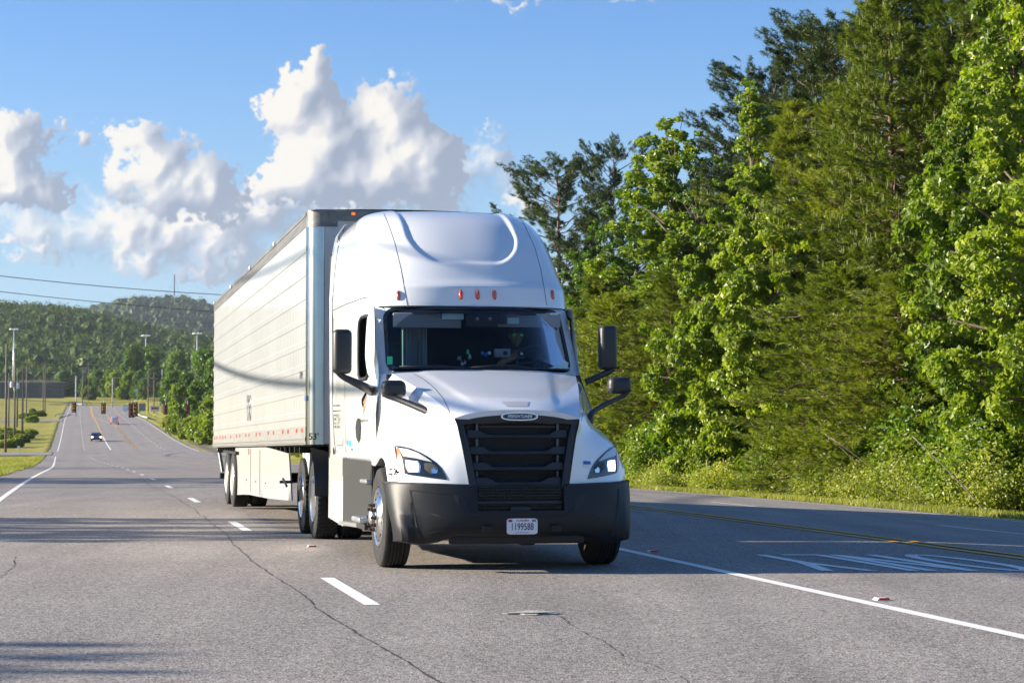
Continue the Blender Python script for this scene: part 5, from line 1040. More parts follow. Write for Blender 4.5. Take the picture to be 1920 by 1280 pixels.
# --- headlights ---------------------------------------------------------------
FT = bvh([o for o in TRK.children if o.name.split('.')[0] == 'fender'])
def hl_side(name, flip):
    ol = [(741,836),(752,836),(770,840),(787,847),(803,856),(817,866),(827,876),(834,888),(839,899),(820,897),(790,893),(768,890),(760,888),(750,878),(744,862),(742,848)]
    H = thing_part(name)
    def pt(px_, py_, lift):
        p = hit(px_, py_, FT, lift=lift); return p
    def conf(nm, pts, m, lift, par, depth=0):
        cx = sum(p[0] for p in pts) / len(pts); cy = sum(p[1] for p in pts) / len(pts); D = dens(pts, 3); rows = []
        for f in np.linspace(.001, 1, 5): rows.append([pt(cx + (x - cx) * f, cy + (y - cy) * f, lift) for x, y in D])
        ok = [p for r2 in rows for p in r2 if p is not None]
        rows = [[(p if p is not None else ok[0]) for p in r2] for r2 in rows]
        if flip: rows = [[Vector((-p.x, p.y, p.z)) for p in r2] for r2 in rows]
        b = MB(); b.grid(rows, closed=True)
        if depth: b.grid([rows[-1], [(p[0] * 1.0, p[1] + depth, p[2]) for p in rows[-1]]], closed=True)
        return b.build(nm, m, par, smooth='auto')
    base = conf('headlight', ol, M_blackg, .006, TRK, .03)
    conf('amber_marker', [(745,839),(750,842),(756,862),(760,887),(752,878),(746,862)], M_org, .010, base)
    conf('running_light_strip', [(749,840),(765,842),(785,849),(800,858),(811,866),(800,864),(780,859),(757,855),(753,848)], M_strip, .011, base)
    conf('lamp_bowl', [(761,862),(785,864),(790,874),(788,886),(766,885),(762,876)], M_mirr, .009, base)
    conf('led_lamp', [(764,864),(783,866),(785,872),(784,884),(768,884),(765,876)], M_led, .013, base)
    conf('lamp_bowl', [(796,868),(810,868),(821,876),(823,886),(808,888),(797,880)], M_grey, .010, base); conf('lamp_glint', [(809,880),(814,876),(817,880),(822,881),(820,887),(811,887)], M_mirr, .012, base)
def thing_part(n): return None
hl_side('headlight', False); hl_side('headlight', True)
# right headlight in the photo sits the same way: mirrored copy above
# --- marker lamps on the brow --------------------------------------------------
for px in (747, 864, 895.5, 927, 1035.5):
    p = hit(px, 552.5 + (1.5 if px < 800 else 0), lift=0); b = MB(); b.M = Matrix.Translation(p) @ Matrix.Rotation(R(-14), 4, 'X'); b.lathe([(-.058, .004), (-.052, .017), (-.03, .024), (.02, .025), (.045, .018), (.057, .004)], 14, 'z'); b.build('marker_lamp', M_amber, TRK, smooth=True)
# --- mirrors --------------------------------------------------------------------
M_mh = mat('mirror_housing', (.030,.030,.031), .45, var=.1, scale=4, bump=.05, bscale=300); M_mg = mat('mirror_glass', (.8,.82,.85), .03, metal=1)
def mirror_unit(name, c, d, bev, arm, rad, glass=True):
    b = MB(); b.box(c, d, bev); o = b.build(name, M_mh, TRK, smooth=True)
    b = MB(); b.tube(crom(arm, 5), rad, 8); b.build('mirror_arm', M_mh, o, smooth=True)
    if glass: b = MB(); b.box((c[0], c[1] + d[1] / 2 + .002, c[2]), (d[0] * .82, .004, d[2] * .88)); b.build('mirror_glass', M_mg, o)
a0, a1 = on_v(624, 617, 2.0), on_v(659.5, 701, 2.0)
mirror_unit('door_mirror', ((a0.x + a1.x) / 2, 2.02, (a0.z + a1.z) / 2), (a1.x - a0.x, .17, a0.z - a1.z), .055, [on_u(702, 735, -1.10), on_v(685, 726, 2.0), on_v(660, 714, 1.98), on_v(640, 704, 1.99), on_v(628, 690, 2.0), on_v(627, 675, 2.0)], [.062,.058,.055,.052,.05,.05,.05,.048,.046,.045,.042,.04,.038,.036,.034,.032,.03,.028,.026,.024,.022,.02,.02,.02,.02,.02][:26])
a0, a1 = on_v(1124, 610, 2.0), on_v(1155.5, 693, 2.0)
mirror_unit('door_mirror', ((a0.x + a1.x) / 2, 2.02, (a0.z + a1.z) / 2), (a1.x - a0.x, .17, a0.z - a1.z), .05, [on_v(1098, 716, 2.0), on_v(1110, 711, 2.0), on_v(1125, 704, 1.99), on_v(1140, 697, 2.0), on_v(1150, 690, 2.0)], .035)
a0, a1 = on_v(716, 712, 1.02), on_v(762, 746, 1.02)
mirror_unit('hood_mirror', ((a0.x + a1.x) / 2, 1.06, (a0.z + a1.z) / 2), (a1.x - a0.x, .16, a0.z - a1.z), .065, [on_v(818, 799, .62), on_v(812, 778, .64), on_v(780, 762, .80), on_v(745, 748, .96), on_v(722, 740, 1.02), on_v(718, 728, 1.04)], [.012,.02,.026,.03,.034,.036,.036,.036,.036,.036,.035,.034,.034,.033,.032,.031,.03,.029,.028,.027,.026,.025,.024,.023,.022,.02])
a0, a1 = on_v(1141.5, 706, 1.02), on_v(1184, 738, 1.02)
mirror_unit('hood_mirror', ((a0.x + a1.x) / 2, 1.06, (a0.z + a1.z) / 2), (a1.x - a0.x, .16, a0.z - a1.z), .06, [on_v(1106, 796, .66), on_v(1108, 777, .70), on_v(1125, 763, .85), on_v(1150, 750, .96), on_v(1170, 741, 1.02), on_v(1182, 730, 1.04)], [.012,.03,.034,.036,.034,.032,.03,.03,.029,.028,.028,.028,.027,.026,.026,.025,.025,.025,.024,.024,.024,.023,.022,.021,.02,.02])
# window deflectors
for s in (-1, 1):
    rows = []
    for z, a, w_, v0 in ((2.72,1.105,.02,2.56),(2.68,1.108,.09,2.50),(2.58,1.115,.15,2.42),(2.4,1.125,.18,2.34),(2.2,1.14,.19,2.25),(2.08,1.155,.15,2.20),(2.0,1.165,.10,2.19),(1.94,1.17,.03,2.21)):
        rows.append([(s * (a + w_ * .28 * f), v0 - .14 + w_ * 1.35 * f, z) for f in np.linspace(0, 1, 5)] + [(s * (a + .006 + w_ * .28 * f), v0 - .14 + w_ * 1.35 * f + .012, z) for f in np.linspace(1, 0, 5)])
    b = MB(); b.grid(rows, closed=True); b.build('window_deflector', M_white, TRK, smooth='auto')
# wipers
for pts in ([(748,687),(790,686),(835,686),(872,692)], [(880,689),(930,685),(975,687),(1005,692)]):
    b = MB(); b.tube([on_v(x, y, 1.745 + .9 * abs((x - 905) / 1700) ** 1.0) + Vector((0, -.03, 0)) for x, y in pts], [.007, .009, .009, .008], 6); b.build('wiper', M_black, TRK, smooth=True)
# --- side fairings, steps, fuel tank fairing -------------------------------------
SG = {}
for s in (-1, 1):
    def side(name, P, u0, th, m, bev=None, par=None):
        b = MB(); b.prism([(v, z) for v, z in P], th, 'x', u0 if s > 0 else -u0 - th); return b.build(name, m, par or TRK)
    side('side_fairing', [(1.74,1.045),(4.10,1.05),(4.10,.30),(3.9,.285),(1.80,.36),(1.70,.6)], 1.10, .10, M_skirt)
    side('upper_tank_fairing', [(1.80,1.06),(4.12,1.065),(4.12,.86),(1.86,.84)], 1.185, .028, M_skirt)
    side('wheel_side_panel', [(1.745,1.03),(1.80,1.03),(1.86,.42),(1.78,.42)], 1.10, .112, M_black)
    side('white_skirt', [(4.12,1.09),(5.46,1.10),(5.50,.32),(4.12,.275)], 1.13, .075, M_white)
    side('skirt_lower_lip', [(1.95,.40),(4.05,.34),(4.05,.30),(1.95,.355)], 1.20, .07, M_alu)
    b = MB(); b.box((s * 1.26, 2.12, .44), (.15, .62, .05), .01); [b.box((s * 1.26, 1.88 + k * .09, .468), (.13, .05, .008)) for k in range(6)]; b.build('step', M_alu, TRK, smooth='auto')
    b = MB(); b.box((s * 1.235, 2.12, .385), (.10, .62, .09), .015); b.build('step_support', M_skirt, TRK, smooth='auto')
    b = MB(); b.box((s * 1.225, 2.02, .845), (.09, .50, .035), .008); [b.box((s * 1.225, 1.82 + k * .09, .866), (.08, .05, .008)) for k in range(5)]; b.build('step', M_alu, TRK, smooth='auto')
    b = MB(); b.grid([[(s * u, v, z) for v in np.linspace(1.75, 4.6, 9)] for u, z in ((1.135,1.13),(1.175,1.10),(1.16,1.06),(1.12,1.045))]); b.build('sill', M_white, TRK, smooth=True)
    # quarter fender ahead of the first drive axle
    rows = []
    for k in range(11):
        t = R(100 + 80 * k / 10) ; rows.append([(s * u, 6.78 + .62 * math.cos(t) * 1.05, .56 + .60 * math.sin(t)) for u in (.72, 1.30)])
    b = MB(); b.grid(rows); b.grid([[(p[0], p[1] - .02, p[2] + .02) for p in r_] for r_ in rows]); b.build('drive_wheel_fender', M_grey, TRK, smooth='auto')
    # dark extender blade behind the cab and grab handle
    b = MB(); b.grid([[(s * u, v, z) for z, u in ((1.08,1.20),(2.0,1.215),(3.0,1.22),(3.5,1.20),(3.75,1.15),(3.9,1.05))] for v in (5.10, 5.36)]); b.grid([[(s * (u - .03), v, z) for z, u in ((1.08,1.20),(2.0,1.215),(3.0,1.22),(3.5,1.20),(3.75,1.15),(3.9,1.05))] for v in (5.10, 5.36)]); b.build('rear_extender', M_white, TRK, smooth=True)
    b = MB(); b.box((s * 1.195, 5.39, 2.3), (.03, .08, 2.5), .01); b.build('extender_edge', M_black, TRK)
b = MB(); b.prism([(1.72,.55),(1.95,.40),(1.95,1.02),(1.72,1.02)], .01, 'x', -1.10); b.build('arch_liner', M_black, TRK)
# door handle, graphics and lettering on the near side
CS = bvh([o for o in TRK.children if o.name.split('.')[0] in ('cab_side', 'fender')])
patch('door_handle', [(673,783),(676,785),(677,800),(676,822),(673,830),(669,818),(668,800),(670,787)], M_black, .010)
M_blk = mat('decal_black', (.010,.010,.012), 1.0, spec=0); M_ord = mat('decal_orange', (.62,.16,.05), .5); M_teal = mat('decal_teal', (.03,.42,.38), .5); M_cyan = mat('decal_cyan', (.30,.72,.85), .5); M_redd = mat('decal_red', (.6,.05,.08), .5); M_grn = mat('sticker_green', (.02,.55,.25), .4, emit=None); M_bl = mat('decal_blue', (.02,.12,.42), .5)
patch('door_graphic', [(688,731),(690,733),(683,750),(682,760),(681,764),(678.5,756),(678.5,748)], M_blk); patch('door_graphic', [(688,740),(687,746),(684,758),(681.5,754),(685,747)], M_ord); patch('door_graphic', [(685.5,757),(684.5,766),(681.5,776),(681.5,765)], M_ord)
patch('door_sticker', [(650,824),(652.5,825),(653,835),(651,833)], M_redd); patch('door_sticker', [(652.5,825),(658.5,826),(659.5,837),(653.5,835)], M_teal); patch('door_sticker', [(658.5,826),(671,826),(672,836),(660,837)], M_cyan); patch('door_sticker', [(662,840),(672,839),(672,843),(662,844)], M_cyan); patch('door_sticker', [(659.5,840),(661.5,840),(661.5,844),(660,844)], M_blk)
patch('side_locker_outline', [(625,769.5),(640,768.5),(640,770),(625,771)], M_blk); seam([(643,834),(643.5,821)], .004); seam([(632,835),(643.5,834)], .004)
def side_text(s, px0, py0, px1, py1, m, nm='door_lettering', tree=None, bold=0):
    P0, P1 = on_u(px0, py0, -1.2), on_u(px1, py1, -1.2)
    cu = bpy.data.curves.new(nm, 'FONT'); cu.body = s; cu.align_x = 'LEFT'; cu.align_y = 'BOTTOM_BASELINE'; cu.resolution_u = 2; cu.offset = bold
    o = bpy.data.objects.new('tmp', cu); COL.objects.link(o); me = bpy.data.meshes.new_from_object(o.evaluated_get(bpy.context.evaluated_depsgraph_get())); bpy.data.objects.remove(o)
    xs_ = [v.co.x for v in me.vertices]; ys_ = [v.co.y for v in me.vertices]; x0, x1, y0, y1 = min(xs_), max(xs_), min(ys_), max(ys_)
    CQ = [hit(a_, b_, tree, lift=.006) for a_, b_ in ((px0, py1), (px1, py1), (px0, py0), (px1, py0))] if nm == 'none' else None
    for v in me.vertices:
        fx = (v.co.x - x0) / (x1 - x0); fy = (v.co.y - y0) / (y1 - y0)
        if CQ and None not in CQ: v.co = CQ[0].lerp(CQ[1], fx).lerp(CQ[2].lerp(CQ[3], fx), fy); continue
        p = hit(px0 + (px1 - px0) * fx, py1 + (py0 - py1) * fy, tree, lift=.014 if nm == 'fleet_number' else .003); v.co = p if p is not None else P0
    me.materials.clear(); me.materials.append(m); o = bpy.data.objects.new(nm, me); COL.objects.link(o); o.parent = TRK; return o
side_text('2104', 731, 877, 748, 890.5, M_blk, 'fleet_number', None, .03); side_text('Logistics Inc', 675.5, 785, 690.5, 792, M_blk)
for k, (s_, y) in enumerate([('M 0527', 776), ('MC 333', 783), ('AL 21177', 790), ('VIN 30102', 797)]): side_text(s_, 627, y, 637.5 + (k % 2), y + 5.5, M_blk, 'small_lettering')
side_text('ELD INSIDE', 625.5, 758, 638, 762, M_blk, 'small_lettering')
q = patch('fender_sticker', [(1093.5,863.5),(1106.5,864.5),(1107.3,870),(1093.5,870)], M_bl, .005); patch('fender_sticker', [(1093.5,870.5),(1106,870.5),(1106.5,876),(1093.5,876)], M_platew, .005); side_text('CARRIER', 1095, 871.5, 1105, 875, M_blk, 'small_lettering')
# --- wheels ---------------------------------------------------------------------
def tyre(w=.28, R_=.505, rim=.295, grooves=5, ribs=True):
    h = w / 2; pr = [(-h + .03, rim - .005), (-h + .005, rim + .02), (-h - .004, rim + .09), (-h - .002, R_ - .06), (-h + .012, R_ - .018), (-h + .03, R_ - .004)]
    n = grooves; t0, t1 = -h + .032, h - .032
    for k in range(n):
        c = t0 + (t1 - t0) * (k + 1) / (n + 1); pr += [(c - .008, R_ + .0), (c - .0055, R_ - .013), (c + .0055, R_ - .013), (c + .008, R_)]
    pr += [(-a, b_) for a, b_ in pr[5::-1]]; return pr
def wheel(parent, u, v, z, out, kind, R_=.505, w=.28, name='wheel'):
    """out = -1 faces the photo's left; kind: steer, drive or trailer"""
    W0 = bpy.data.objects.new(name, None); COL.objects.link(W0); W0.parent = parent; W0.location = (u, v, z); W0.empty_display_size = .1
    ins = [0] if kind == 'steer' else [0, -out * .335]
    for dx in ins:
        b = MB(); b.lathe([(a + dx, r_) for a, r_ in tyre(w, R_, .295, 5 if kind != 'drive' else 4)], 64, 'x')
        if kind == 'drive':
            for k in range(48):
                t = 2 * pi * k / 48
                for a in (-.11, -.055, 0, .055, .11):
                    rr2 = R_ + .002; M_ = Matrix.Rotation(t + (.03 if a in (-.055, .055) else 0), 4, 'X'); b.M = M_; b.box((a + dx, 0, rr2 - .002), (.040, .045, .012)); b.M = Matrix()
        b.build('tyre', M_rub, W0, smooth='auto')
    h = w / 2 * out
    if kind == 'steer': prof = [(h * .95, .300), (h * 1.02, .290), (h * .96, .270), (h * .80, .262), (h * .72, .245), (h * .95, .205), (h * 1.12, .165), (h * 1.16, .155)]
    else: prof = [(h * .95, .300), (h * 1.02, .290), (h * .95, .272), (h * .55, .264), (h * -.1, .258), (h * -.55, .235), (h * -.62, .20), (h * -.60, .15)]
    b = MB(); b.lathe(prof, 48, 'x'); rim = b.build('rim', M_chrome if kind != 'trailer' else M_alu, W0, smooth='auto')
    if kind == 'steer':
        b = MB()
        for k in range(10):
            t = 2 * pi * k / 10 + .2; x = h * .90; r0 = .226; b.M = Matrix.Translation((x, r0 * math.cos(t), r0 * math.sin(t))) @ Matrix.Rotation(t, 4, 'X') @ Matrix.Rotation(R(-38) * out, 4, 'Z'); b.lathe([(-.012 * out if False else .0, .0235), (.004 * out, .0235)], 14, 'x'); b.M = Matrix()
        b.build('hand_hole', M_black, rim, smooth='auto')
    hubx = prof[-1][0]; b = MB(); b.lathe([(hubx, .155), (hubx + .012 * out, .15), (hubx + .015 * out, .085), (hubx + .05 * out, .076), (hubx + .065 * out, .055), (hubx + .068 * out, .001)], 24, 'x'); b.build('hub', M_alu, W0, smooth='auto')
    b = MB()
    for k in range(10):
        t = 2 * pi * k / 10; b.M = Matrix.Translation((hubx, .128 * math.cos(t), .128 * math.sin(t))); b.lathe([(0, .021), (.035 * out, .021), (.038 * out, .015), (.068 * out, .013), (.07 * out, .001)], 8, 'x'); b.M = Matrix()
    b.build('wheel_nuts', M_nut, W0, smooth='auto'); return W0
for s in (-1, 1):
    wheel(TRK, s * 1.09, 1.22, .503, s, 'steer'); wheel(TRK, s * 1.105, 6.83, .503, s, 'drive'); wheel(TRK, s * 1.105, 8.22, .503, s, 'drive')
# frame and axles
b = MB(); [b.box((s * .43, 5.2, .92), (.09, 7.4, .27)) for s in (-1, 1)]; b.box((0, 7.26, 1.13), (.9, 1.1, .08)); b.build('chassis_frame', M_black, TRK)
for v in (1.13, 6.78, 8.10): b = MB(); b.tube([(-.95, v, .50), (.95, v, .50)], .075, 10); b.box((0, v, .5), (.42, .34, .36), .1); b.build('axle', M_black, TRK)
b = MB(); b.box((0, .8, .38), (.9, .7, .10), .02); b.box((.18, .6, .30), (.16, .2, .12), .03); b.build('underbody', M_nut, TRK); b = MB(); b.box((0, .22, .33), (1.35, .12, .11), .02); b.box((0, .45, .40), (1.7, .4, .1), .02); b.build('lower_lip', M_black, TRK, smooth='auto')
# ------------------------------------------------------------------ the box trailer
TY = 12.7
TRL = thing('box_trailer', 'long white ribbed box trailer with aluminium corner posts coupled behind the truck', 'trailer', (.05, 19.39, 0), R(TY))
LM = Matrix.Translation((.05, 19.39, 0)) @ Matrix.Rotation(R(TY), 4, 'Z')
TLT = Matrix.Translation((0, 18.3, .5)) @ Matrix.Rotation(R(-.57), 4, 'X') @ Matrix.Translation((0, -18.3, -.5))
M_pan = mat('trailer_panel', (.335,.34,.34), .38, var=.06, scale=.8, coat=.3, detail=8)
def add_panel_bump(m):
    t = m.node_tree; b = t.nodes['Principled BSDF']; l = t.links.new; tc = N(t, 'ShaderNodeTexCoord'); mp = N(t, 'ShaderNodeMapping'); l(tc.outputs['Object'], mp.inputs[0]); mp.inputs['Scale'].default_value = (0, 1, .06)
    w = N(t, 'ShaderNodeTexWave', wave_type='BANDS', bands_direction='Y'); l(mp.outputs[0], w.inputs['Vector']); w.inputs['Scale'].default_value = 1.7; w.inputs['Distortion'].default_value = 1.2; w.inputs['Detail'].default_value = 3
    n = N(t, 'ShaderNodeTexNoise'); l(tc.outputs['Object'], n.inputs['Vector']); n.inputs['Scale'].default_value = 3.5; n.inputs['Detail'].default_value = 5
    a = N(t, 'ShaderNodeMath', operation='MULTIPLY_ADD'); l(n.outputs[0], a.inputs[0]); a.inputs[1].default_value = 1.2; l(w.outputs[0], a.inputs[2])
    bp = N(t, 'ShaderNodeBump'); bp.inputs['Strength'].default_value = .32; bp.inputs['Distance'].default_value = .03; l(a.outputs[0], bp.inputs['Height']); l(bp.outputs[0], b.inputs['Normal'])
add_panel_bump(M_pan)
M_rail = mat('rail_aluminium', (.36,.35,.33), .42, metal=.55, var=.10, scale=14, aniso=(1, .15, 3)); M_trail = mat('top_rail_grey', (.17,.165,.16), .5, metal=.4, var=.25, scale=6, aniso=(1, .2, 2)); M_post = mat('polished_corner_post', (.50,.50,.50), .20, metal=1, var=.06, scale=4)
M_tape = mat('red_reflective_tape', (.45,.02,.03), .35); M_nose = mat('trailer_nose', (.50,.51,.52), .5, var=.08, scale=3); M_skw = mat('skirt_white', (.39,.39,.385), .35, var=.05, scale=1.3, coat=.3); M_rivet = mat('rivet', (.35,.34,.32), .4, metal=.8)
V0, V1, Z0, Z1, RC = 6.10, 22.25, 1.088, 4.045, .20
def TB():
    b = MB(); b.M = TLT.copy(); return b
for s in (-1, 1):
    prof = [(1.3, 1.315)]; z = 1.42
    while z < 3.80:
        prof += [(1.3, z), (1.3085, z + .012), (1.3085, z + .088), (1.3, z + .10)]; z += .302
    prof += [(1.3, 3.865)]
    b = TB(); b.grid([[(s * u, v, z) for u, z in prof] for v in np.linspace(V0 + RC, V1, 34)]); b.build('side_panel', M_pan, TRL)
    b = TB(); b.grid([[(s * u, v, z) for u, z in ((1.25,1.085),(1.312,1.088),(1.312,1.13),(1.318,1.135),(1.318,1.175),(1.312,1.18),(1.312,1.315),(1.30,1.32))] for v in (V0 + RC, V1)]); BR = b.build('bottom_rail', M_rail, TRL, smooth='auto')
    b = TB(); b.grid([[(s * u, v, z) for u, z in ((1.30,3.862),(1.308,3.865),(1.308,3.99),(1.318,3.995),(1.318,4.04),(1.27,4.05),(1.2,4.05))] for v in (V0 + RC, V1)]); b.build('top_rail', M_trail, TRL, smooth='auto')
    b = TB(); cp = [(s * (1.3 - RC + RC * math.cos(t)), V0 + RC - RC * math.sin(t)) for t in np.linspace(-.0, pi / 2, 13)]; cp = [(s * 1.306, V0 + RC + .03)] + cp
    b.grid([[(x * 1.003, y - .003, z) for x, y in cp] for z in (Z0, 3.86)]); b.build('corner_post', M_post, TRL, smooth='auto')
    b = TB(); b.grid([[(x * 1.006, y - .006, z) for x, y in cp + [(s * .93, V0)]] for z in (3.84, 3.97, 3.975, 4.06)]); b.build('corner_cap', M_trail, TRL, smooth='auto')
    rb = TB()
    for v in np.arange(V0 + .3, V1, .12):
        for z in (1.105, 1.155): rb.box((s * 1.32, v, z), (.006, .018, .014))
    for v in np.arange(V0 + .3, V1, .20): rb.box((s * 1.311, v, 3.90), (.006, .016, .016)); rb.box((s * 1.311, v, 3.95), (.006, .016, .016))
    o = rb.build('rivets', M_rivet, BR, fix=False); o['kind'] = 'stuff'
    if s < 0:
        for px in (568.5, 558, 542, 532, 514.5, 504.5, 489, 482, 468.5, 462.5, 451, 445, 434, 424, 419, 414, 408, 404):
            q = on_u(px, 808, -1.3, LM.inverted()); w = .135; b = TB(); b.box((-1.314, q.y, 1.272), (.004, w, .052)); b.build('reflective_tape', M_tape, TRL)
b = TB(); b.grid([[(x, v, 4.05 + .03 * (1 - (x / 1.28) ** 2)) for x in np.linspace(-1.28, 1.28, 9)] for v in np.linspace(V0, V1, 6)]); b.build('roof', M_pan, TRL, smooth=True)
b = TB(); b.box((0, V0 + .02, 2.57), (2.2, .03, 2.95)); b.build('nose_wall', M_nose, TRL); b = TB(); b.box((0, V0 - .0, 3.99), (2.1, .03, .14)); b.build('nose_header', M_trail, TRL)
b = TB(); [b.box((s * .98, V0 - .002, z), (.012, .01, .012)) for s in (-1, 1) for z in np.arange(1.2, 3.9, .09)]; b.build('nose_rivets', M_rivet, TRL)['kind'] = 'stuff'
b = TB(); b.box((-.78, V0 - .03, 2.0), (.16, .05, .55), .01); b.build('document_box', M_white, TRL)
for x in (-.74, .74): b = TB(); b.box((x, V0 - .03, 4.01), (.05, .03, .035), .008); b.build('marker_lamp', mat('small_orange_lamp', (.7,.12,.03), .3, emit=(1,.25,.05), estr=.3) if x < 0 else M_amber, TRL)
b = TB(); b.box((0, V1 - .02, 2.57), (2.6, .05, 2.95)); b.build('rear_doors', M_pan, TRL); b = TB(); b.box((0, (V0 + V1) / 2, 1.10), (2.5, V1 - V0 - .3, .06)); b.build('floor', M_black, TRL)
b = TB(); [b.box((0, v, 1.03), (2.45, .06, .10)) for v in np.arange(V0 + 1.6, V1, .6)]; b.build('cross_members', M_black, TRL)
LI = LM.inverted()
for px, py in ((517, 455), (471, 498), (435, 534), (404, 563)):
    q = on_u(px, py, -1.31, LI); b = TB(); b.box((-1.325, q.y, 4.02), (.04, .14, .055), .01); b.build('rail_clip', M_platew, TRL)
# skirt between the landing gear and the wheels
for s in (-1, 1):
    P = [on_u(x, y, -1.22, LI) for x, y in [(443.5,836),(470,836),(485,836),(500,838),(515,841.5),(530,846),(544,850),(547,895),(549.5,938),(535,937),(515,935),(500,933),(485,930),(470,927),(458,926.5),(449,927),(443,928)]]
    P = [(p.y, p.z) for p in P]; b = MB(); b.prism(P, .02, 'x', -1.24 if s < 0 else 1.22); SKT = b.build('side_skirt', M_skw, TRL)
    if s < 0:
        for x, y in ((462.5,899),(479,902.5),(497.5,905.5)): q = on_u(x, y, -1.243, LI); b = MB(); b.box(tuple(q), (.008, .05, .022)); b.build('bolt', M_black, SKT)
        q = on_u(466.5, 846, -1.245, LI); b = MB(); b.box((q.x, q.y, q.z - .0), (.01, .08, .10)); b.build('orange_marker', M_org, SKT)
        b = MB(); b.box((-1.246, 14.6, .72), (.006, .03, .72)); b.box((-1.246, 13.0, .72), (.006, .04, .72)); b.build('panel_rib', M_skw, SKT)
    # landing gear
    b = MB(); b.box((s * .98, 8.05, .84), (.14, .14, .72)); b.prism([(7.65,1.08),(8.5,1.08),(8.15,.50),(7.98,.50)], .03, 'x', s * 1.09); b.build('landing_leg', M_nose if s < 0 else M_rail, TRL); b = MB(); b.box((s * .98, 8.05, .43), (.3, .3, .04)); b.build('landing_foot', M_rail, TRL)
b = MB(); q0 = on_u(549, 903, -1.22, LI); b.tube([q0, (-1.40, q0.y, q0.z)], .02, 8); b.tube([on_u(530.5, 897, -1.40, LI), on_u(534, 903, -1.40, LI), on_u(537.5, 911, -1.40, LI)], .016, 6); b.build('crank_handle', M_black, TRL)
b = MB(); b.box((-.5, 12.6, .36), (1.0, 6.4, .02)); b.box((0, 11.2, .95), (.9, .1, .1)); b.build('aero_tray', M_nose, TRL) if False else None
for s in (-1, 1):
    for v in (17.66, 18.99): wheel(TRL, s * 1.155, v, .50, s, 'trailer', .50)
    b = MB(); b.box((s * .52, 18.2, .86), (.1, 3.2, .3)); b.box((s * 1.28, 18.3, .99), (.04, 2.8, .05)); b.build('bogie_rail', M_black, TRL)
    b = MB(); b.box((s * .70, 22.1, .78), (.09, .10, .68)); b.build('guard_leg', M_black, TRL); b = MB(); b.tube([(s * 1.2, 22.2, 1.06), (s * 1.12, 22.1, .55)], .035, 6); b.build('guard_strut', M_rail, TRL)
b = MB(); b.box((0, 22.15, .47), (2.35, .11, .11), .01); b.build('rear_guard', M_black, TRL)
for v in (17.66, 18.99): b = MB(); b.tube([(-1.0, v, .5), (1.0, v, .5)], .07, 10); b.build('axle', M_black, TRL)
b = MB(); b.box((0, 9.3, .82), (1.9, .9, .42), .08); b.box((0, 8.05, .8), (1.8, .1, .1)); b.build('underframe_fill', M_black, TRL); b = MB(); b.box((0, 6.9, 1.14), (1.4, 1.5, .06)); b.build('coupling_plate', M_black, TRL)  # black box added to fill in the dark chassis mass under the trailer front
# writing on the trailer
def ttext(s, px0, py0, px1, py1, m, nm, u=-1.31, bold=0, post=False):
    cu = bpy.data.curves.new(nm, 'FONT'); cu.body = s; cu.resolution_u = 2; cu.offset = bold
    o = bpy.data.objects.new('tmp', cu); COL.objects.link(o); me = bpy.data.meshes.new_from_object(o.evaluated_get(bpy.context.evaluated_depsgraph_get())); bpy.data.objects.remove(o)
    xs_ = [v.co.x for v in me.vertices]; ys_ = [v.co.y for v in me.vertices]; x0, x1, y0, y1 = min(xs_), max(xs_), min(ys_), max(ys_)
    for v in me.vertices:
        fx = (v.co.x - x0) / (x1 - x0); fy = (v.co.y - y0) / (y1 - y0); px_, py_ = px0 + (px1 - px0) * fx, py1 + (py0 - py1) * fy
        if post:
            h_ = hit(px_, py_, POSTT, LI); v.co = h_ if h_ is not None else on_u(px_, py_, u, LI)
        else: v.co = on_u(px_, py_, u, LI)
    me.materials.clear(); me.materials.append(m); o = bpy.data.objects.new(nm, me); COL.objects.link(o); o.parent = TRL
POSTT = bvh([o for o in TRL.children if o.name.startswith('corner_post')])
ttext("53'", 579.5, 811, 597, 824, M_blk, 'length_number', post=True, bold=.004)
for k, ch in enumerate('2377'): ttext(ch, 560.8, 696 + k * 3.6, 567.2, 699.1 + k * 3.6, M_blk, 'unit_number')
for y_ in (743, 746.5, 749.5): b = MB(); q = on_u(572.5, y_, -1.312, LI); b.box(tuple(q), (.004, .20, .016)); b.build('small_blue_sticker', M_bl, TRL)
# tall thin looped emblem
b = MB()
for cx_, a_ in ((464.5, 1.5), (469, 1.5)):
    b.tube([on_u(cx_ + a_ * math.cos(t), 753 + 12.5 * math.sin(t), -1.311, LI) for t in np.linspace(.3, 2 * pi - .3, 20)], .006, 4, False); b.tube([on_u(cx_ + a_ * math.cos(t) * .9, 774 + 14 * math.sin(t), -1.311, LI) for t in np.linspace(-.9, 2 * pi - 1.6, 20)], .005, 4, False)
b.tube([on_u(464, 741, -1.312, LI), on_u(466.2, 760, -1.312, LI), on_u(468.5, 788, -1.312, LI)], .010, 4, False); b.build('script_emblem', mat('emblem_grey', (.16,.16,.16), .5), TRL, fix=False)
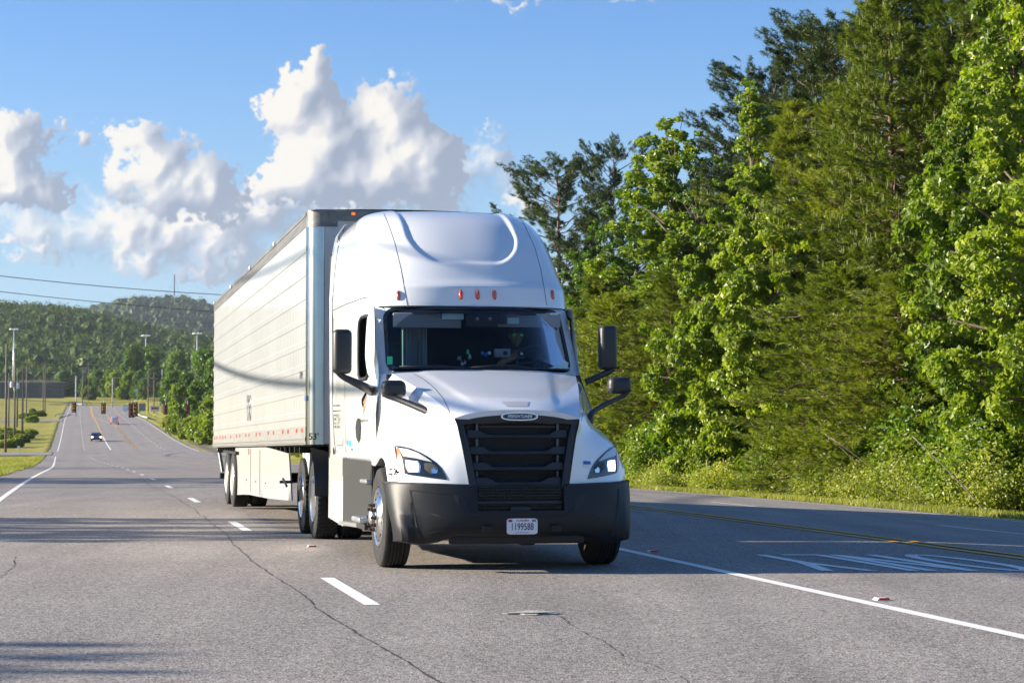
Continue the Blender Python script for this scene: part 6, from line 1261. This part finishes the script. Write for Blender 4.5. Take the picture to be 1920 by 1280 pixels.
# ------------------------------------------------------------------ inside the cab
M_int = mat('cab_interior', (.085,.088,.10), .8, var=.2, scale=3); M_dash = mat('dashboard', (.085,.092,.105), .7, var=.2, scale=5); M_vis = mat('sun_visor', (.26,.27,.29), .7); M_cur = mat('grey_curtain', (.50,.51,.54), .85, var=.35, scale=5, aniso=(4, 4, .3)); M_pap = mat('pale_label', (.50,.70,.74), .6)
b = MB(); b.grid([[(s * 1.0, v + .26 * abs(s) ** 2.6, z) for s in np.linspace(-1, 1, 25)] for v, z in ((1.80,2.03),(1.95,2.055),(2.15,2.07),(2.35,2.05),(2.42,1.97),(2.44,1.5))]); DSH = b.build('dashboard', M_dash, TRK, smooth='auto')
b = MB(); b.box((0, 3.9, 2.1), (2.2, .04, 2.0)); b.build('sleeper_partition', M_int, TRK); b = MB(); b.box((0, 3.3, 2.80), (1.9, 1.2, .05)); b.build('headliner', M_int, TRK)
def wz(px, py, v): return on_v(px, py, v)
# curtain gathered behind the windscreen's left side
b = MB(); rows = []
for z in np.linspace(1.75, 2.78, 12):
    a, c = wz(752, 600, 2.75).x, wz(800, 600, 2.75).x; rows.append([(a + (c - a) * k / 40, 2.75 + .035 * math.sin(k * 1.25 + 1.2 * math.sin(k * .3) + .6 * (z - 2)), z) for k in range(41)])
b.grid(rows); b.build('curtain', M_cur, TRK, smooth=True)
def vis(x0, y0, x1, y1, nm='sun_visor'):
    a, c = wz(x0, y0, 2.33), wz(x1, y1, 2.30); b = MB(); b.box(((a.x + c.x) / 2, 2.34, (a.z + c.z) / 2), (c.x - a.x, .03, a.z - c.z), .012); return b.build(nm, M_vis, TRK, smooth='auto')
v1, v2 = vis(737, 586, 866, 615), vis(932, 587, 1052, 614)
def lab(par, x0, y0, x1, y1, v, m, nm, th=.012):
    a, c = wz(x0, y0, v), wz(x1, y1, v); b = MB(); b.box(((a.x + c.x) / 2, v, (a.z + c.z) / 2), (c.x - a.x, th, a.z - c.z), .002); return b.build(nm, m, par)
lab(v1, 829, 587.5, 869, 599, 2.30, M_pap, 'pale_label', .03); lab(v2, 951, 595.5, 973, 607, 2.305, M_pap, 'pale_label'); lab(v2, 1031, 586.5, 1046, 590.5, 2.30, M_pap, 'pale_label')
cm = lab(TRK, 873, 584, 931, 613, 2.28, M_black, 'camera_housing', .08)
for x in (895, 919): p = wz(x, 597.5, 2.23); b = MB(); b.lathe([(-.01, .012), (-.008, .018), (0, .02), (.02, .02)], 16, 'y', tuple(p)); b.build('camera_lens', M_vis, cm, smooth='auto')
b = MB(); p = wz(941, 599, 2.27); b.box(tuple(p), (.09, .04, .10), .012); b.build('toll_transponder', M_black, TRK, smooth='auto')
lab(TRK, 726, 668, 736, 683, 1.96, M_grn, 'green_windscreen_sticker', .002)
# dashboard clutter
def D(px, py, v): return wz(px, py, v)
b = MB(); p = D(941.5, 662, 2.16); b.box(tuple(p), (.175, .08, .095), .01); c_ = b.build('dash_speaker', M_vis, TRK, smooth='auto'); b = MB(); b.lathe([(-.003, .020), (0, .024), (.002, .024)], 20, 'y', (p.x + .025, p.y - .042, p.z)); b.build('dial', M_black, c_, smooth='auto')
b = MB(); p = D(977, 663, 2.2); b.box(tuple(p), (.07, .04, .06), .008); b.build('dash_camera', M_black, TRK); b = MB(); b.box((p.x, p.y - .03, p.z), (.028, .01, .028)); b.build('dash_camera_screen', M_pap, TRK)
M_chr2 = mat('dull_chrome', (.5,.52,.55), .35, metal=.8); r = np.random.default_rng(4)
for i in range(7):
    px_, py_ = r.uniform(858, 882), r.uniform(655, 682); b = MB(); p = D(px_, py_, 2.1); h = r.uniform(.03, .06); b.lathe([(0, .012), (h * .4, .022), (h * .7, .010), (h * .85, .018), (h, .003)], 10, 'z', (p.x, p.y, p.z - h / 2)); b.build('trinket', [M_chr2, M_vis, M_grn, M_chr2, M_black, M_chr2, M_vis][i], TRK, smooth=True)
for i in range(3): b = MB(); p = D(905 + i * 6, 662 + (i % 2) * 3, 2.1); b.box(tuple(p), (.04, .04, .045), .012); b.build('trinket', [M_bl, M_bl, M_chr2][i], TRK, smooth=True)
for pts in ([(1029,690),(1046,685),(1068,689),(1066,691)], [(1052,689),(1054,673),(1066,680),(1064,690)]):
    b = MB(); P = [D(x, y, 1.93 + .1 * ((x - 1029) / 40)) for x, y in pts]; b.add([tuple(p) for p in P], [(0, 1, 2, 3)]); b.add([(p.x, p.y + .004, p.z) for p in P], [(3, 2, 1, 0)]); b.build('paper_slip', M_pap, TRK)
# steering wheel
p = D(1008, 676, 2.72); b = MB(); ring = [(p.x + .235 * math.cos(t), p.y + .235 * math.sin(t) * .50, p.z - .02 + .235 * math.sin(t) * .84) for t in np.linspace(0, 2 * pi, 41)]; b.tube(ring, .016, 8, False); SW = b.build('steering_wheel', M_int, TRK, smooth=True)
b = MB(); b.lathe([(-.02, .07), (.03, .06)], 16, 'y', (p.x, p.y, p.z - .02)); [b.tube([(p.x, p.y, p.z - .02), (p.x + s * .22, p.y, p.z - .03)], .014, 6) for s in (-1, 1)]; b.tube([(p.x, p.y, p.z - .02), (p.x, p.y - .35, p.z - .35)], .035, 8); b.build('wheel_hub', M_int, SW, smooth='auto')
# seats
for x in (p.x - .02, -.62):
    b = MB(); b.box((x, 3.12, 1.55), (.52, .55, .16), .05); SE = b.build('seat', M_int, TRK, smooth=True); b = MB(); b.box((x, 3.42, 1.98), (.50, .14, .80), .05); b.build('backrest', M_int, SE, smooth=True); b = MB(); b.box((x, 3.2, 1.25), (.3, .3, .45)); b.build('seat_base', M_black, SE)
# ------------------------------------------------------------------ the driver
M_skin = mat('skin', (.42,.25,.17), .5, var=.08, scale=12); M_shirt = mat('black_shirt', (.012,.012,.014), .85, var=.3, scale=20); M_hair = mat('dark_hair', (.02,.015,.012), .7, bump=.4, bscale=80); M_shade = mat('green_mirror_shades', (.05,.85,.28), .12, metal=.6, emit=(.03,.5,.15), estr=.0)
hx = D(968, 630, 3.02); HC = Vector((hx.x, 3.02, hx.z))
DRV = bpy.data.objects.new('person', None); COL.objects.link(DRV); DRV.matrix_world = TM @ Matrix.Translation((HC.x, 3.05, 1.55)); tag(DRV, 'driver in a black shirt with green mirrored sunglasses, sitting behind the steering wheel', 'person')
Hh = HC - Vector((HC.x, 3.05, 1.55))
def skin(name, verts, edges, radii, m, parent, sub=2, rx=None):
    me = bpy.data.meshes.new(name); me.from_pydata(verts, edges, []); o = bpy.data.objects.new(name, me); COL.objects.link(o)
    o.modifiers.new('s', 'SKIN'); sv = me.skin_vertices[0].data
    for i, r_ in enumerate(radii): sv[i].radius = r_ if isinstance(r_, tuple) else (r_, r_)
    sv[0].use_root = True; sm = o.modifiers.new('d', 'SUBSURF'); sm.levels = sub; sm.render_levels = sub
    m2 = bpy.data.meshes.new_from_object(o.evaluated_get(bpy.context.evaluated_depsgraph_get())); bpy.data.objects.remove(o); m2.name = name; m2.materials.clear(); m2.materials.append(m)
    m2.polygons.foreach_set('use_smooth', [True] * len(m2.polygons)); o = bpy.data.objects.new(name, m2); COL.objects.link(o); o.parent = parent; return o
sh = Hh.z - .30; wx = p.x - HC.x; wy = p.y - 3.05; wz_ = p.z - 1.55
hl_, hr_ = (wx - .215, wy + .02, wz_ + .05), (wx + .22, wy + .02, wz_ + .02)
bv_ = [(0,.02,.05),(0,.03,.22),(0,.04,sh-.10),(0,.03,sh),(0,.01,sh+.07),(0,-.02,sh+.15), (-.19,.03,sh-.03),(-.26,-.06,sh-.24),(-.22,-.20,wz_-.02),hl_, (.19,.03,sh-.03),(.27,-.06,sh-.24),(.24,-.20,wz_-.04),hr_, (-.10,-.02,.0),(-.12,-.42,.05),(-.12,-.48,-.35),(-.12,-.60,-.42), (.10,-.02,.0),(.12,-.42,.05),(.12,-.48,-.35),(.12,-.60,-.42)]
be_ = [(0,1),(1,2),(2,3),(3,4),(4,5),(3,6),(6,7),(7,8),(8,9),(3,10),(10,11),(11,12),(12,13),(0,14),(14,15),(15,16),(16,17),(0,18),(18,19),(19,20),(20,21)]
br_ = [(.17,.13),(.16,.12),(.17,.12),(.13,.10),.062,.058,.075,.052,.042,.030,.075,.052,.042,.030,.09,.075,.055,.045,.09,.075,.055,.045]
skin('body', bv_, be_, br_, M_skin, DRV)
b = MB(); b.M = Matrix()
bm = bmesh.new(); bmesh.ops.create_uvsphere(bm, u_segments=28, v_segments=22, radius=1)
V = []
for v in bm.verts:
    x, y, z = v.co; w = .074 * (1 - .24 * max(0, -z) ** 1.3); d = .096 * (1 - .10 * max(0, -z)); X, Y, Z = x * w, y * d, z * .118
    if y < 0:
        a = -y; X_, Z_ = x, z
        Y -= .024 * math.exp(-((x / .16) ** 2 + ((z + .13) / .20) ** 2)) * a               # nose
        Y += .010 * math.exp(-(((abs(x) - .38) / .18) ** 2 + ((z - .05) / .12) ** 2)) * a    # eye sockets
        Y -= .007 * math.exp(-((x / .3) ** 2 + ((z + .48) / .07) ** 2)) * a - .004 * math.exp(-((x / .3) ** 2 + ((z + .44) / .02) ** 2))  # lips
        Y -= .012 * math.exp(-((x / .3) ** 2 + ((z + .82) / .16) ** 2)) * a                 # chin
    V.append((X + Hh.x, Y + Hh.y, Z + Hh.z))
fs = [tuple(v.index for v in f.verts) for f in bm.faces]; bm.free(); hm = MB(); hm.add(V, fs)
for s in (-1, 1): hm.box((Hh.x + s * .076, Hh.y + .012, Hh.z - .005), (.018, .034, .058), .008)
hm.build('head', M_skin, DRV, smooth=True)
hb = MB(); rows = []
for k in range(8):
    t = R(8 + 12 * k); rows.append([(Hh.x + .080 * math.sin(t) * math.cos(a) , Hh.y + .008 + .102 * math.sin(t) * math.sin(a), Hh.z + .006 + .122 * math.cos(t) + (.0 if math.sin(a) > -.2 else .03 * math.sin(t) ** 2)) for a in np.linspace(0, 2 * pi, 25)[:-1]])
hb.grid(rows, closed=True); hb.add(rows[0], [tuple(range(24))]); hb.build('hair', M_hair, DRV, smooth=True)
for s in (-1, 1): g_ = MB(); g_.M = Matrix.Translation((Hh.x + s * .034, Hh.y - .094 + .006, Hh.z + .012)) @ Matrix.Rotation(R(-16) * s, 4, 'Z'); g_.lathe([(-.004, .001), (-.003, .018), (.0, .027), (.004, .028)], 20, 'y'); g_.build('sunglass_lens', M_shade, DRV, smooth=True)
g_ = MB(); g_.tube([(Hh.x - .008, Hh.y - .10, Hh.z + .018), (Hh.x + .008, Hh.y - .10, Hh.z + .018)], .004, 6); [g_.tube([(Hh.x + s * .060, Hh.y - .085, Hh.z + .016), (Hh.x + s * .080, Hh.y + .01, Hh.z + .014)], .003, 6) for s in (-1, 1)]; g_.build('sunglass_frame', M_black, DRV)
sv_ = [(0,.02,.02),(0,.03,.22),(0,.04,sh-.10),(0,.03,sh-.01),(0,.015,sh+.035),(-.19,.03,sh-.03),(-.25,-.04,sh-.19),(.19,.03,sh-.03),(.26,-.04,sh-.19)]
skin('shirt', sv_, [(0,1),(1,2),(2,3),(3,4),(3,5),(5,6),(3,7),(7,8)], [(.19,.15),(.18,.14),(.19,.14),(.15,.12),.075,.092,.075,.092,.075], M_shirt, DRV)
# hands closed round the rim
for s, hc in ((-1, hl_), (1, hr_)):
    hv = [hc, (hc[0] + s * .005, hc[1] - .045, hc[2] + .015)]; skin('hand', hv + [], [(0, 1)], [(.026, .036), (.020, .040)], M_skin, DRV)
    for k in range(4):
        x = hc[0] + s * .0; z0_ = hc[2] + .045 - .020 * k; l_ = [.9, 1, .95, .78][k]
        skin('finger', [(x, hc[1] - .045, z0_ - .01), (x - s * .012, hc[1] - .085 * l_, z0_ - .004), (x - s * .034, hc[1] - .088 * l_, z0_ - .01), (x - s * .044, hc[1] - .062, z0_ - .014)], [(0, 1), (1, 2), (2, 3)], [.0095, .0092, .0085, .0075], M_skin, DRV, 1)
    skin('thumb', [(hc[0] - s * .012, hc[1] - .02, hc[2] + .02), (hc[0] - s * .035, hc[1] - .035, hc[2] + .040), (hc[0] - s * .040, hc[1] - .062, hc[2] + .052)], [(0, 1), (1, 2)], [.013, .011, .009], M_skin, DRV, 1)
# ------------------------------------------------------------------ the air between here and the hills
hb = MB(); hb.box(((-3700 + 4900) / 2 - 500, (-90 + 5210) / 2, 160), (10800, 5400, 440))
M_haze = bpy.data.materials.new('haze'); M_haze.use_nodes = True; t = M_haze.node_tree; t.nodes.clear(); o_ = N(t, 'ShaderNodeOutputMaterial'); v_ = N(t, 'ShaderNodeVolumePrincipled')
v_.inputs['Color'].default_value = (.80, .88, 1, 1); v_.inputs['Density'].default_value = .00005; v_.inputs['Anisotropy'].default_value = .2; t.links.new(v_.outputs[0], o_.inputs['Volume'])
HZO = hb.build('haze', M_haze); tag(HZO, 'thin pale summer haze in the air in front of the distant hills', 'haze', kind='stuff')
